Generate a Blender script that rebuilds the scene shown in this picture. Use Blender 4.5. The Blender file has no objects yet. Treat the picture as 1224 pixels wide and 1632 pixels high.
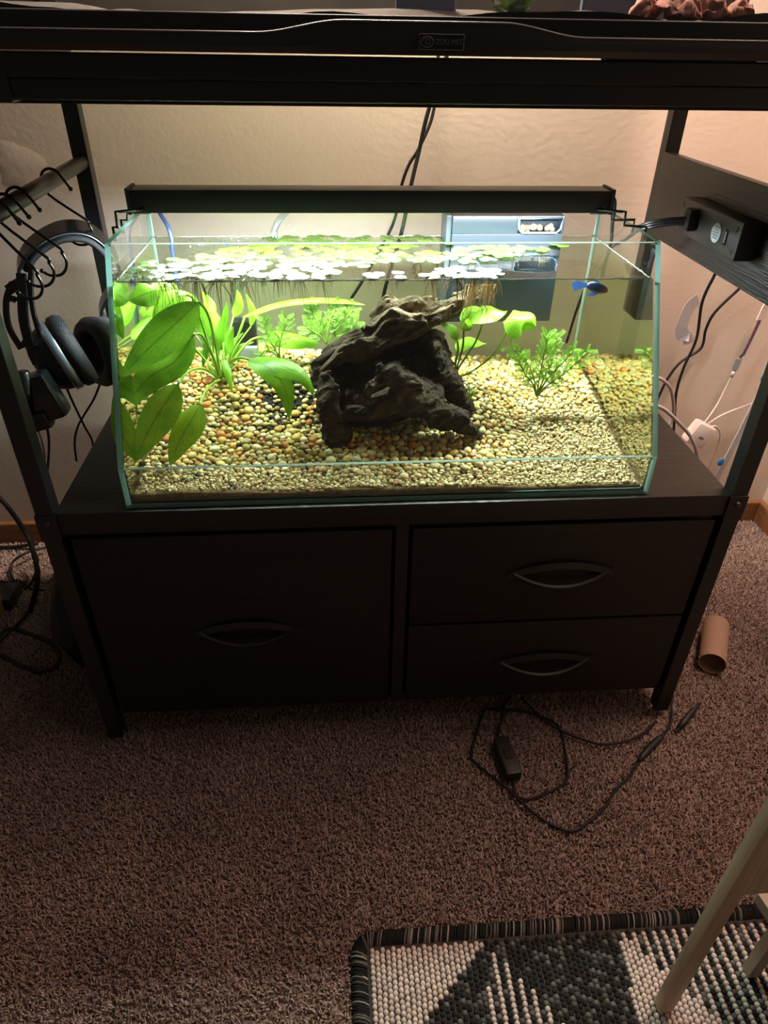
import bpy, bmesh, math, random
import numpy as np
from mathutils import Vector, Matrix
rnd = random.Random(7)
nr = np.random.RandomState(11)
S = bpy.context.scene
COL = S.collection

# ------------------------------------------------------------------ camera, world, lamps, exposure
CX, CY, CZ, YAW, PITCH, ROLL, FPX = -0.07582, -0.64911, 0.84148, 0.08162, 0.60246, 0.01732, 1100.327
def cam_axes():
    cy, sy, cp, sp, cr, sr = math.cos(YAW), math.sin(YAW), math.cos(PITCH), math.sin(PITCH), math.cos(ROLL), math.sin(ROLL)
    f = Vector((sy*cp, cy*cp, -sp)); r = Vector((cy, -sy, 0)); u = r.cross(f)
    return cr*r + sr*u, -sr*r + cr*u, f
RT, UP, FW = cam_axes()
CAMLOC = Vector((CX, CY, CZ))
cam = bpy.data.cameras.new('camera'); co = bpy.data.objects.new('camera', cam); COL.objects.link(co)
m = Matrix.Identity(4)
for i in range(3): m[i][0], m[i][1], m[i][2], m[i][3] = RT[i], UP[i], -FW[i], CAMLOC[i]
co.matrix_world = m
cam.sensor_fit = 'VERTICAL'; cam.sensor_height = 36; cam.lens = FPX/1632*36; cam.clip_start = .01
S.camera = co
w = bpy.data.worlds.new('world'); S.world = w; w.use_nodes = True
w.node_tree.nodes['Background'].inputs[0].default_value = (1.0, .86, .74, 1)
w.node_tree.nodes['Background'].inputs[1].default_value = .06
S.view_settings.view_transform = 'Standard'; S.view_settings.look = 'None'
S.view_settings.exposure = 0.0; S.view_settings.gamma = 1; S.view_settings.use_curve_mapping = False
S.cycles.transparent_max_bounces = 48; S.cycles.max_bounces = 8; S.cycles.diffuse_bounces = 4
S.cycles.caustics_reflective = False; S.cycles.caustics_refractive = False
def area(name, loc, target, sx, sy, power, color, spread=180):
    l = bpy.data.lights.new(name, 'AREA'); l.shape = 'RECTANGLE'; l.size = sx; l.size_y = sy
    l.energy = power; l.color = color; l.spread = math.radians(spread)
    o = bpy.data.objects.new(name, l); COL.objects.link(o); o.location = loc
    o.rotation_euler = (Vector(target) - Vector(loc)).to_track_quat('-Z', 'Y').to_euler()
    return o
area('aquarium_lamp_light', (-.022, .213, .6685), (-.022, .200, .4), .53, .022, 11.5, (.88, .96, 1.0))
area('vivarium_lamp_light', (.17, .455, 1.25), (.15, .50, .70), .80, .06, 66, (1.0, .80, .64))
area('heat_lamp_light', (.62, .05, 1.60), (.62, .20, .10), .16, .16, 12, (1.0, .66, .54))
area('room_fill_light', (1.15, -.45, 1.9), (.30, -.1, 0), .8, .8, 22, (1.0, .74, .62))  # added unseen fill, brightens the floor towards the right and the upper edges

# ------------------------------------------------------------------ measuring: a pixel of the photograph on the plane axis = value
def P(px, py, val, ax=1):
    d = FW + RT*((px-612)/FPX) - UP*((py-816)/FPX)
    t = (val-CAMLOC[ax])/d[ax]
    return CAMLOC + d*t
def pxsize(p): return (p-CAMLOC).dot(FW)/FPX

# ------------------------------------------------------------------ materials
def nodes(name):
    m = bpy.data.materials.new(name); m.use_nodes = True
    return m, m.node_tree.nodes, m.node_tree.links
def mat(name, col, rough=.5, metal=0, spec=.5, bump=0, bscale=200, stretch=(1,1,1), var=0, vscale=8, attr=False, trans=0, sss=0):
    m, N, L = nodes(name); b = N['Principled BSDF']
    b.inputs['Base Color'].default_value = (*col, 1); b.inputs['Roughness'].default_value = rough
    b.inputs['Metallic'].default_value = metal; b.inputs['Specular IOR Level'].default_value = spec
    src = None
    if attr:
        a = N.new('ShaderNodeVertexColor'); a.layer_name = 'Col'; src = a.outputs['Color']
        L.new(src, b.inputs['Base Color'])
    if bump or var:
        tc = N.new('ShaderNodeTexCoord'); mp = N.new('ShaderNodeMapping'); mp.inputs['Scale'].default_value = stretch
        L.new(tc.outputs['Object'], mp.inputs[0])
    if var:
        n = N.new('ShaderNodeTexNoise'); n.inputs['Scale'].default_value = vscale; n.inputs['Detail'].default_value = 5
        L.new(mp.outputs[0], n.inputs['Vector'])
        mr = N.new('ShaderNodeMapRange'); mr.inputs[1].default_value = .3; mr.inputs[2].default_value = .7
        mr.inputs[3].default_value = 1-var; mr.inputs[4].default_value = 1+var
        L.new(n.outputs['Fac'], mr.inputs[0])
        mx = N.new('ShaderNodeVectorMath'); mx.operation = 'SCALE'
        if src: L.new(src, mx.inputs[0])
        else: mx.inputs[0].default_value = col
        L.new(mr.outputs[0], mx.inputs['Scale']); L.new(mx.outputs[0], b.inputs['Base Color'])
    if bump:
        n2 = N.new('ShaderNodeTexNoise'); n2.inputs['Scale'].default_value = bscale; n2.inputs['Detail'].default_value = 3
        L.new(mp.outputs[0], n2.inputs['Vector'])
        bp_ = N.new('ShaderNodeBump'); bp_.inputs['Strength'].default_value = bump; bp_.inputs['Distance'].default_value = .002
        L.new(n2.outputs['Fac'], bp_.inputs['Height']); L.new(bp_.outputs[0], b.inputs['Normal'])
    if trans:
        t = N.new('ShaderNodeBsdfTranslucent'); mxs = N.new('ShaderNodeMixShader'); mxs.inputs[0].default_value = trans
        if b.inputs['Base Color'].links: L.new(b.inputs['Base Color'].links[0].from_socket, t.inputs[0])
        else: t.inputs[0].default_value = (*col, 1)
        L.new(b.outputs[0], mxs.inputs[1]); L.new(t.outputs[0], mxs.inputs[2])
        L.new(mxs.outputs[0], N['Material Output'].inputs[0])
    return m
def clear(name, tint, ior=1.45, rough=0, refl=(1,1,1), bump=0, bscale=60, tir=0):
    """thin clear surface: straight-through light plus a Fresnel mirror; tir adds the mirror that a wet side pane is at shallow angles"""
    m, N, L = nodes(name); N.remove(N['Principled BSDF'])
    t = N.new('ShaderNodeBsdfTransparent'); t.inputs[0].default_value = (*tint, 1)
    g = N.new('ShaderNodeBsdfGlossy'); g.inputs['Roughness'].default_value = rough; g.inputs[0].default_value = (*refl, 1)
    mx = N.new('ShaderNodeMixShader')
    if tir:
        lw = N.new('ShaderNodeLayerWeight'); lw.inputs[0].default_value = .5
        mr = N.new('ShaderNodeMapRange'); mr.interpolation_type = 'SMOOTHSTEP'
        mr.inputs[1].default_value = .30; mr.inputs[2].default_value = .42; mr.inputs[3].default_value = .03; mr.inputs[4].default_value = tir
        L.new(lw.outputs['Facing'], mr.inputs[0]); L.new(mr.outputs[0], mx.inputs[0])
    else:
        f = N.new('ShaderNodeFresnel'); f.inputs[0].default_value = ior
        geo = N.new('ShaderNodeNewGeometry')   # same Fresnel from both sides
        L.new(f.outputs[0], mx.inputs[0])
        if ior > 1:
            inv = N.new('ShaderNodeMapRange'); inv.inputs[1].default_value = 0; inv.inputs[2].default_value = 1
            inv.inputs[3].default_value = ior; inv.inputs[4].default_value = 1/ior if False else ior
            mm = N.new('ShaderNodeMath'); mm.operation = 'POWER'; mm.inputs[0].default_value = ior
            s = N.new('ShaderNodeMapRange'); s.inputs[3].default_value = 1; s.inputs[4].default_value = -1
            L.new(geo.outputs['Backfacing'], s.inputs[0]); L.new(s.outputs[0], mm.inputs[1]); L.new(mm.outputs[0], f.inputs[0])
    if bump:
        tc = N.new('ShaderNodeTexCoord'); n = N.new('ShaderNodeTexNoise'); n.inputs['Scale'].default_value = bscale; n.inputs['Detail'].default_value = 2
        L.new(tc.outputs['Object'], n.inputs['Vector'])
        b = N.new('ShaderNodeBump'); b.inputs['Strength'].default_value = bump; b.inputs['Distance'].default_value = .002
        L.new(n.outputs['Fac'], b.inputs['Height']); L.new(b.outputs[0], g.inputs['Normal'])
    L.new(t.outputs[0], mx.inputs[1]); L.new(g.outputs[0], mx.inputs[2]); L.new(mx.outputs[0], N['Material Output'].inputs[0])
    return m
def wall_mat():
    m = mat('painted_wall', (.64, .54, .455), .75, spec=.25, bump=.13, bscale=130, var=.03, vscale=5)
    return m
M = dict(
    wall=wall_mat(),
    skirting=mat('brown_wood_skirting', (.20, .085, .035), .45, var=.25, vscale=30, stretch=(1,1,4)),
    carpet_back=mat('carpet_backing', (.34, .255, .22), .95, spec=.1, bump=1, bscale=500, var=.3, vscale=300),
    tuft=mat('carpet_tuft', (.4,.3,.25), .9, spec=.15, attr=True),
    blackwood=mat('black_wood_laminate', (.015, .0125, .010), .42, spec=.45, bump=.35, bscale=60, stretch=(.35, 9, 9), var=.25, vscale=20),
    sidewood=mat('black_wood_side', (.020, .018, .0165), .40, spec=.5, bump=.5, bscale=60, stretch=(9, .35, 9), var=.3, vscale=20),
    drawer=mat('black_drawer_front', (.0105, .0085, .0068), .5, spec=.4, bump=.3, bscale=70, stretch=(.3, 8, 10), var=.3, vscale=14),
    blackmetal=mat('black_painted_metal', (.012, .0125, .0125), .38, spec=.5),
    greymetal=mat('dark_grey_metal_tube', (.055, .053, .048), .38, metal=.3, spec=.5),
    shinyblack=mat('gloss_black_plastic', (.008, .009, .010), .22, spec=.6),
    blackplastic=mat('black_plastic', (.014, .014, .015), .5, spec=.5),
    rubber=mat('black_rubber', (.012, .012, .012), .6, spec=.3),
    leather=mat('black_leatherette', (.016, .018, .022), .5, spec=.5, bump=.5, bscale=900),
    silver=mat('brushed_silver', (.34, .40, .46), .35, metal=.8),
    handle=mat('black_handle', (.010, .010, .010), .45, spec=.5),
    glass=clear('tank_glass', (.975, .993, .985), 1.45),
    edge=mat('green_glass_edge', (.26, .52, .45), .2, spec=.6, trans=.5),
    seam=mat('glass_seam', (.50, .66, .60), .15, spec=.8, trans=.5),
    seamdark=mat('silicone_seam', (.10, .13, .12), .4, trans=.4),
    water_top=clear('water_surface', (.93, .97, .93), 1.33, rough=.03, bump=.25, bscale=45),
    water_side=clear('water_side', (.99, .99, .96), 1.33, rough=.035, refl=(.86, .90, .72), tir=.84),
    water_front=clear('water_front', (.95, .975, .84), 1.01),
    water_back=clear('water_back', (.80, .86, .72), 1.01),
    leafA=None,
    root=mat('brown_root', (.30, .20, .085), .8, trans=.3),
    wood=mat('driftwood', (.12, .08, .05), .85, spec=.25, attr=True, bump=.9, bscale=260, var=.35, vscale=60),
    pebble=mat('pebble', (.5,.4,.3), .55, spec=.5, attr=True, var=.12, vscale=180),
    sand=mat('gravel_bed_base', (.17, .12, .06), .9, var=.5, vscale=160, attr=True),
    filter=mat('dark_filter_plastic', (.014, .020, .026), .3, spec=.6),
    filterrim=mat('clear_grey_plastic', (.16, .24, .32), .2, spec=.7, trans=.2),
    sponge=mat('filter_sponge', (.13, .10, .055), .95, bump=1, bscale=300, var=.4, vscale=120),
    airline=mat('blue_grey_tube', (.05, .08, .17), .25, spec=.6, trans=.2),
    cleartube=clear('clear_tube', (.80, .88, .93), 1.5, rough=.05),
    card=mat('cardboard', (.36, .23, .155), .8, bump=.1, var=.06),
    lightwood=mat('pale_wood', (.55, .40, .27), .5, bump=.15, bscale=40, stretch=(8,8,.5), var=.15, vscale=25),
    greywood=mat('pale_board', (.36, .28, .21), .55, var=.06),
    white=mat('white_plastic', (.70, .60, .56), .4),
    whitecord=mat('white_cord', (.66, .55, .50), .5),
    greycord=mat('grey_cord', (.36, .32, .31), .45),
    purple=mat('purple_cord', (.13, .07, .13), .45),
    strip=mat('light_strip_tape', (.50, .48, .50), .4),
    blue=mat('blue_film', (.03, .16, .42), .4),
    label_film=mat('clear_label_film', (.62, .60, .62), .2, trans=.5),
    sticker=mat('pale_sticker', (.62, .72, .78), .5),
    grey=mat('dim_grey', (.16, .17, .18), .5),
    sock=mat('steel_socket', (.35,.35,.36), .3, metal=.8),
    loop=mat('rug_yarn', (.5,.5,.5), .9, spec=.15, attr=True),
    rugback=mat('rug_backing', (.05, .045, .04), .95),
    tan=mat('tan_fabric', (.16, .10, .03), .8),
    fish=mat('fish_blue', (.03, .09, .32), .35, attr=True),
    bag=mat('black_nylon', (.008, .008, .010), .55, bump=.6, bscale=40),
    substrate=mat('terrarium_substrate', (.035, .025, .018), .95, bump=1, bscale=200, var=.4, vscale=80),
    rock=mat('pink_rock', (.42, .20, .15), .8, var=.3, vscale=60),
    bluegrey=mat('blue_grey_backing', (.10, .13, .21), .5),
    emblem=mat('grey_print', (.12, .12, .12), .4),
    emblemback=mat('emblem_plate', (.004,.004,.004), .3),
    edge_glint=mat('frame_edge_glint', (.10, .09, .09), .3, spec=1.0),  # paler than the black frame: the bevel's highlight is put into this colour
    tglass=clear('vivarium_glass', (.90, .92, .92), 1.45),
    dust=mat('dust_speck', (.45, .40, .35), .9),
)
def led_mat():
    m, N, L = nodes('lamp_diodes'); N.remove(N['Principled BSDF'])
    e = N.new('ShaderNodeEmission'); e.inputs[0].default_value = (.86, .95, 1, 1); e.inputs[1].default_value = 6
    L.new(e.outputs[0], N['Material Output'].inputs[0]); return m
M['led'] = led_mat()
def leaf_mat(name, c1, c2, spots=0, trans=.45, rough=.32, spec=.5):
    """green blade: midrib and side veins from the leaf's own UV, mottled with noise"""
    m, N, L = nodes(name); b = N['Principled BSDF']; b.inputs['Roughness'].default_value = rough; b.inputs['Specular IOR Level'].default_value = spec
    uv = N.new('ShaderNodeUVMap'); uv.uv_map = 'UVMap'; sp = N.new('ShaderNodeSeparateXYZ'); L.new(uv.outputs[0], sp.inputs[0])
    a = N.new('ShaderNodeMath'); a.operation = 'ABSOLUTE'; sb = N.new('ShaderNodeMath'); sb.operation = 'SUBTRACT'; sb.inputs[1].default_value = .5
    L.new(sp.outputs['X'], sb.inputs[0]); L.new(sb.outputs[0], a.inputs[0])
    mid = N.new('ShaderNodeMapRange'); mid.inputs[1].default_value = .01; mid.inputs[2].default_value = .035; mid.inputs[3].default_value = .62; mid.inputs[4].default_value = 1
    L.new(a.outputs[0], mid.inputs[0])
    wv = N.new('ShaderNodeMath'); wv.operation = 'MULTIPLY_ADD'; wv.inputs[1].default_value = -1.1; L.new(a.outputs[0], wv.inputs[0]); L.new(sp.outputs['Y'], wv.inputs[2])
    sn = N.new('ShaderNodeMath'); sn.operation = 'MULTIPLY'; sn.inputs[1].default_value = 42; L.new(wv.outputs[0], sn.inputs[0])
    sn2 = N.new('ShaderNodeMath'); sn2.operation = 'SINE'; L.new(sn.outputs[0], sn2.inputs[0])
    vr = N.new('ShaderNodeMapRange'); vr.inputs[1].default_value = .75; vr.inputs[2].default_value = 1; vr.inputs[3].default_value = 1; vr.inputs[4].default_value = .86
    L.new(sn2.outputs[0], vr.inputs[0])
    tc = N.new('ShaderNodeTexCoord'); n = N.new('ShaderNodeTexNoise'); n.inputs['Scale'].default_value = 35; n.inputs['Detail'].default_value = 4
    L.new(tc.outputs['Object'], n.inputs['Vector'])
    mx = N.new('ShaderNodeMix'); mx.data_type = 'RGBA'; mx.inputs['A'].default_value = (*c1, 1); mx.inputs['B'].default_value = (*c2, 1)
    r = N.new('ShaderNodeMapRange'); r.inputs[1].default_value = .35; r.inputs[2].default_value = .65; L.new(n.outputs['Fac'], r.inputs[0]); L.new(r.outputs[0], mx.inputs['Factor'])
    m1 = N.new('ShaderNodeMath'); m1.operation = 'MULTIPLY'; L.new(mid.outputs[0], m1.inputs[0]); L.new(vr.outputs[0], m1.inputs[1])
    last = m1.outputs[0]
    if spots:
        v = N.new('ShaderNodeTexVoronoi'); v.inputs['Scale'].default_value = 420; L.new(tc.outputs['Object'], v.inputs['Vector'])
        vm = N.new('ShaderNodeMapRange'); vm.inputs[1].default_value = .18; vm.inputs[2].default_value = .3; vm.inputs[3].default_value = 1-spots; vm.inputs[4].default_value = 1
        L.new(v.outputs['Distance'], vm.inputs[0]); m2 = N.new('ShaderNodeMath'); m2.operation = 'MULTIPLY'; L.new(last, m2.inputs[0]); L.new(vm.outputs[0], m2.inputs[1]); last = m2.outputs[0]
    s = N.new('ShaderNodeVectorMath'); s.operation = 'SCALE'; L.new(mx.outputs['Result'], s.inputs[0]); L.new(last, s.inputs['Scale']); L.new(s.outputs[0], b.inputs['Base Color'])
    bm = N.new('ShaderNodeBump'); bm.inputs['Strength'].default_value = .4; bm.inputs['Distance'].default_value = .001; L.new(last, bm.inputs['Height']); L.new(bm.outputs[0], b.inputs['Normal'])
    t = N.new('ShaderNodeBsdfTranslucent'); L.new(s.outputs[0], t.inputs[0]); ms = N.new('ShaderNodeMixShader'); ms.inputs[0].default_value = trans
    L.new(b.outputs[0], ms.inputs[1]); L.new(t.outputs[0], ms.inputs[2]); L.new(ms.outputs[0], N['Material Output'].inputs[0])
    return m
M['leafA'] = leaf_mat('sword_leaf', (.16, .42, .02), (.28, .60, .045), spots=.3, trans=.55)
M['leafB'] = leaf_mat('bright_leaf', (.22, .55, .03), (.36, .72, .06))
M['leafC'] = leaf_mat('frogbit_leaf', (.034, .078, .006), (.068, .115, .018), rough=.25, spec=.7, trans=.25)
M['leafD'] = leaf_mat('yellowing_leaf', (.20, .46, .02), (.38, .56, .05), spots=.3, trans=.5)
M['stem'] = mat('green_stem', (.26, .46, .05), .5, trans=.2)
M['stemb'] = mat('brown_green_stem', (.26, .24, .05), .5, trans=.2)

# ------------------------------------------------------------------ mesh building
class MB:
    def __init__(s): s.v = []; s.f = []; s.m = []; s.uv = {}
    def add(s, vs, fs, mi=0):
        o = len(s.v); s.v += [tuple(v) for v in vs]; s.f += [tuple(i+o for i in f) for f in fs]; s.m += [mi]*len(fs); return o
    def box(s, lo, hi, mi=0, bev=0, rot=None, org=None):
        lo, hi = Vector(lo), Vector(hi)
        bm = bmesh.new(); bmesh.ops.create_cube(bm, size=1)
        for v in bm.verts: v.co = Vector(((v.co.x+.5)*(hi.x-lo.x)+lo.x, (v.co.y+.5)*(hi.y-lo.y)+lo.y, (v.co.z+.5)*(hi.z-lo.z)+lo.z))
        if bev: bmesh.ops.bevel(bm, geom=list(bm.edges), offset=bev, segments=2, affect='EDGES', profile=.6)
        if rot is not None:
            for v in bm.verts: v.co = rot @ (v.co-org) + org
        bm.verts.index_update()
        s.add([v.co.copy() for v in bm.verts], [[v.index for v in f.verts] for f in bm.faces], mi); bm.free(); return s
    def tube(s, pts, r, n=8, mi=0, cap=True, smooth=0, flat=None):
        pts = [Vector(p) for p in pts]
        if smooth: pts, r = catmull(pts, r, smooth)
        rs = r if isinstance(r, (list, tuple)) else [r]*len(pts)
        t0 = (pts[1]-pts[0]).normalized(); a = Vector((0,0,1)) if abs(t0.z) < .9 else Vector((1,0,0))
        if flat is not None: a = Vector(flat)
        nrm = (a - t0*a.dot(t0)).normalized(); vs = []; k = len(pts)
        for i, p in enumerate(pts):
            t = (pts[min(i+1,k-1)]-pts[max(i-1,0)])
            t = t.normalized() if t.length > 1e-9 else t0
            nrm = (nrm - t*nrm.dot(t)).normalized(); b = t.cross(nrm)
            for j in range(n):
                an = 2*math.pi*j/n; vs.append(p + (nrm*math.cos(an) + b*math.sin(an))*rs[i])
        fs = [(i*n+j, i*n+(j+1)%n, (i+1)*n+(j+1)%n, (i+1)*n+j) for i in range(k-1) for j in range(n)]
        if cap: fs += [tuple(range(n-1,-1,-1)), tuple((k-1)*n+j for j in range(n))]
        s.add(vs, fs, mi); return s
    def ribbon(s, pts, side, w, t, mi=0, smooth=0):
        """flat strap: rectangular section, width w along side, thickness t"""
        pts = [Vector(p) for p in pts]; ws = w if isinstance(w, (list, tuple)) else [w]*len(pts)
        if smooth: pts, ws = catmull(pts, list(ws), smooth)
        k = len(pts); vs = []
        for i, p in enumerate(pts):
            tg = (pts[min(i+1,k-1)]-pts[max(i-1,0)]).normalized()
            sd = Vector(side); sd = (sd - tg*sd.dot(tg)).normalized(); n = tg.cross(sd)
            for a, b in ((-1,-1),(1,-1),(1,1),(-1,1)): vs.append(p + sd*a*ws[i]/2 + n*b*t/2)
        fs = [(i*4+j, i*4+(j+1)%4, (i+1)*4+(j+1)%4, (i+1)*4+j) for i in range(k-1) for j in range(4)] + [(3,2,1,0), tuple((k-1)*4+j for j in range(4))]
        s.add(vs, fs, mi); return s
    def lathe(s, org, axis, prof, n=32, mi=0, ref=(0,0,1)):
        org = Vector(org); ax = Vector(axis).normalized(); a = Vector(ref); a = (a-ax*a.dot(ax)).normalized(); b = ax.cross(a)
        vs = [org + ax*h + (a*math.cos(2*math.pi*j/n)+b*math.sin(2*math.pi*j/n))*r for (r, h) in prof for j in range(n)]
        fs = [(i*n+j, i*n+(j+1)%n, (i+1)*n+(j+1)%n, (i+1)*n+j) for i in range(len(prof)-1) for j in range(n)]
        s.add(vs, fs, mi); return s
    def prism(s, poly, off, mi=0):
        off = Vector(off); n = len(poly); vs = [Vector(p) for p in poly] + [Vector(p)+off for p in poly]
        fs = [tuple(range(n-1,-1,-1)), tuple(range(n, 2*n))] + [(i, (i+1)%n, (i+1)%n+n, i+n) for i in range(n)]
        s.add(vs, fs, mi); return s
    def ball(s, c, r, mi=0, sub=2):
        bm = bmesh.new(); bmesh.ops.create_icosphere(bm, subdivisions=sub, radius=1)
        r = Vector(r) if hasattr(r, '__len__') else Vector((r,r,r)); c = Vector(c)
        bm.verts.index_update()
        s.add([Vector((v.co.x*r.x, v.co.y*r.y, v.co.z*r.z))+c for v in bm.verts], [[v.index for v in f.verts] for f in bm.faces], mi); bm.free(); return s
    def build(s, name, mats, parent=None, smooth=False, angle=None, kind=None):
        me = bpy.data.meshes.new(name); me.from_pydata(s.v, [], s.f)
        for q in (mats if isinstance(mats, (list, tuple)) else [mats]): me.materials.append(q)
        if any(s.m): me.polygons.foreach_set('material_index', s.m)
        return link(name, me, parent, smooth, angle, kind)
def link(name, me, parent=None, smooth=False, angle=None, kind=None):
    if smooth or angle:
        me.polygons.foreach_set('use_smooth', [True]*len(me.polygons))
        if angle: me.set_sharp_from_angle(angle=math.radians(angle))
    me.update()
    o = bpy.data.objects.new(name, me); COL.objects.link(o)
    if parent:
        o.parent = parent; o.location = -parent.location if parent.type == 'EMPTY' else (0,0,0)
    if kind: o['kind'] = kind
    return o
def catmull(p, r, k):
    out = []; ro = []; rl = list(r) if isinstance(r, (list, tuple)) else [r]*len(p); n = len(p)
    for i in range(n-1):
        a, b, c, d = p[max(i-1,0)], p[i], p[i+1], p[min(i+2,n-1)]
        for j in range(k):
            t = j/k; out.append(.5*((2*b)+(c-a)*t+(2*a-5*b+4*c-d)*t*t+(3*b-a-3*c+d)*t*t*t)); ro.append(rl[i]*(1-t)+rl[i+1]*t)
    out.append(p[-1]); ro.append(rl[-1]); return out, ro
def tag(o, label=None, cat=None, group=None, kind=None):
    if label: o['label'] = label
    if cat: o['category'] = cat
    if group: o['group'] = group
    if kind: o['kind'] = kind
    return o
def thing(name, label, cat, loc, group=None):
    o = bpy.data.objects.new(name, None); COL.objects.link(o); o.location = loc; o.empty_display_size = .02
    return tag(o, label, cat, group)
def arr_mesh(name, V, F, mats, cols=None, parent=None, smooth=False, kind=None):
    """V (n,3) F (m,3|4) arrays; cols per vertex (n,3)"""
    me = bpy.data.meshes.new(name); k = F.shape[1]
    me.vertices.add(len(V)); me.vertices.foreach_set('co', V.astype(np.float32).ravel())
    me.loops.add(F.size); me.loops.foreach_set('vertex_index', F.astype(np.int32).ravel())
    me.polygons.add(len(F)); me.polygons.foreach_set('loop_start', np.arange(0, F.size, k, dtype=np.int32))
    me.update(calc_edges=True)
    if cols is not None:
        at = me.color_attributes.new('Col', 'FLOAT_COLOR', 'POINT'); at.data.foreach_set('color', np.c_[cols, np.ones(len(cols))].astype(np.float32).ravel())
    for q in (mats if isinstance(mats, (list, tuple)) else [mats]): me.materials.append(q)
    return link(name, me, parent, smooth, None, kind)
def setcol(o, c):
    me = o.data; n = len(me.vertices); at = me.color_attributes.new('Col', 'FLOAT_COLOR', 'POINT')
    c = np.array(c, dtype=np.float32); c = np.tile(c, (n,1)) if c.ndim == 1 else c
    at.data.foreach_set('color', np.c_[c, np.ones(n)].astype(np.float32).ravel())

_g = nr.rand(64,64,64)
def vnoise(p):
    """value noise on (n,3) points, 0..1"""
    i = np.floor(p).astype(int); f = p-i; f = f*f*(3-2*f); i &= 63; j = (i+1) & 63
    def g(a,b,c): return _g[a,b,c]
    x0,y0,z0 = i.T; x1,y1,z1 = j.T; fx,fy,fz = f.T
    c00 = g(x0,y0,z0)*(1-fx)+g(x1,y0,z0)*fx; c10 = g(x0,y1,z0)*(1-fx)+g(x1,y1,z0)*fx
    c01 = g(x0,y0,z1)*(1-fx)+g(x1,y0,z1)*fx; c11 = g(x0,y1,z1)*(1-fx)+g(x1,y1,z1)*fx
    return (c00*(1-fy)+c10*fy)*(1-fz)+(c01*(1-fy)+c11*fy)*fz

# ================================================================== SETTING
WY, WX = .505, .82
MB().box((-1.6, WY, 0), (WX+.1, WY+.1, 2.3)).build('wall_back', M['wall']); bpy.data.objects['wall_back']['kind'] = 'structure'
tag(MB().box((WX, -1.2, 0), (WX+.1, WY, 2.3)).build('wall_right', M['wall']), kind='structure')
tag(MB().box((-1.6, -1.2, -.05), (WX+.1, WY+.1, 0)).build('floor', M['carpet_back']), kind='structure')
tag(MB().box((-1.6, WY-.012, 0), (WX-.012, WY, .05), bev=.003).build('baseboard_back', M['skirting']), kind='structure')
tag(MB().box((WX-.012, -1.2, 0), (WX, WY, .05), bev=.003).build('baseboard_right', M['skirting']), kind='structure')
# old patch of filler and blue paint scuffs on the walls
c = P(30, 268, WY); mb = MB()
ring = [(c + Vector((math.cos(a)*(.036+.005*math.sin(3*a+1)+.003*math.sin(7*a)), 0, math.sin(a)*(.034+.004*math.sin(4*a))))) for a in [2*math.pi*i/40 for i in range(40)]]
ring2 = [c + (p-c)*.6 + Vector((0,-.0009,0)) for p in ring]
mb.add(ring+ring2+[c+Vector((.004,-.0006,0))], [(i, i+40, (i+1)%40+40, (i+1)%40) for i in range(40)] + [(i+40, 80, (i+1)%40+40) for i in range(40)])
f = mb.build('wall_patch', M['wall'], bpy.data.objects['wall_back'], smooth=True)
for (px, py, rr) in ((1210, 778, .006), (1207, 790, .003)):
    p = P(px, py, WX-.0006, 0); m_ = MB(); m_.add([p+Vector((0, math.cos(a)*rr*(1+.3*math.sin(3*a)), math.sin(a)*rr*.8)) for a in [2*math.pi*i/14 for i in range(14)]], [tuple(range(14))])
    m_.build('paint_scuff', M['blue'] if rr < .005 else mat('grey_blue_scuff', (.12,.15,.20), .8), bpy.data.objects['wall_right'])

# carpet pile: tufts of yarn, one mesh
def tufts():
    xs, ys = -.86, -.44; pts = []
    n = 150000
    x = nr.uniform(-.84, .805, n*3); y = nr.uniform(-.43, .49, n*3)
    ok = ~((x > -.062) & (y < -.292)) & ~((np.abs(x) < .36) & (y > .10) & (y < .38)) & (x > -.47-(y+.35)*.40) & (x < .43+(y+.35)*.62)
    dx = np.abs(x+.076)
    x, y = x[ok][:n], y[ok][:n]; n = len(x)
    h = nr.uniform(.006, .0095, n); r = nr.uniform(.0007, .0013, n); an = nr.uniform(0, 6.28, n)+1.2*vnoise(np.c_[x*9, y*9, x*0])*3
    tl = nr.uniform(.1, .75, n); d = np.c_[np.cos(an), np.sin(an)]
    levels = [(0, 1.1, 0), (.6, 1.15, .4), (1.0, .45, 1.0)]
    V = np.zeros((n, len(levels)*3, 3)); C = np.zeros((n, len(levels)*3, 3))
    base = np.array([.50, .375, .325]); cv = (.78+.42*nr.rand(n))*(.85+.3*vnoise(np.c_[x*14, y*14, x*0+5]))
    tint = np.c_[np.ones(n), 1+.05*nr.randn(n), 1+.07*nr.randn(n)]
    for li, (zf, rf, bf) in enumerate(levels):
        cx = x+d[:,0]*h*tl*bf; cy = y+d[:,1]*h*tl*bf; cz = h*zf*(1-.25*tl*bf)
        for k in range(3):
            a = an+2*math.pi*k/3
            V[:, li*3+k] = np.c_[cx+np.cos(a)*r*rf, cy+np.sin(a)*r*rf, cz]
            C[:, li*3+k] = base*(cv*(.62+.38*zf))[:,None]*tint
    F = []
    for li in range(len(levels)-1):
        for k in range(3): F.append((li*3+k, li*3+(k+1)%3, li*3+3+(k+1)%3, li*3+3+k))
    F = np.array(F); nv = len(levels)*3
    FF = (F[None]+(np.arange(n)*nv)[:,None,None]).reshape(-1, 4)
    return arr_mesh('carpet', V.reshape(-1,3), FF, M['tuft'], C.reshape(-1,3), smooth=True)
tag(tufts(), 'mottled beige brown cut pile carpet covering the whole floor', 'carpet', kind='stuff')

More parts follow.
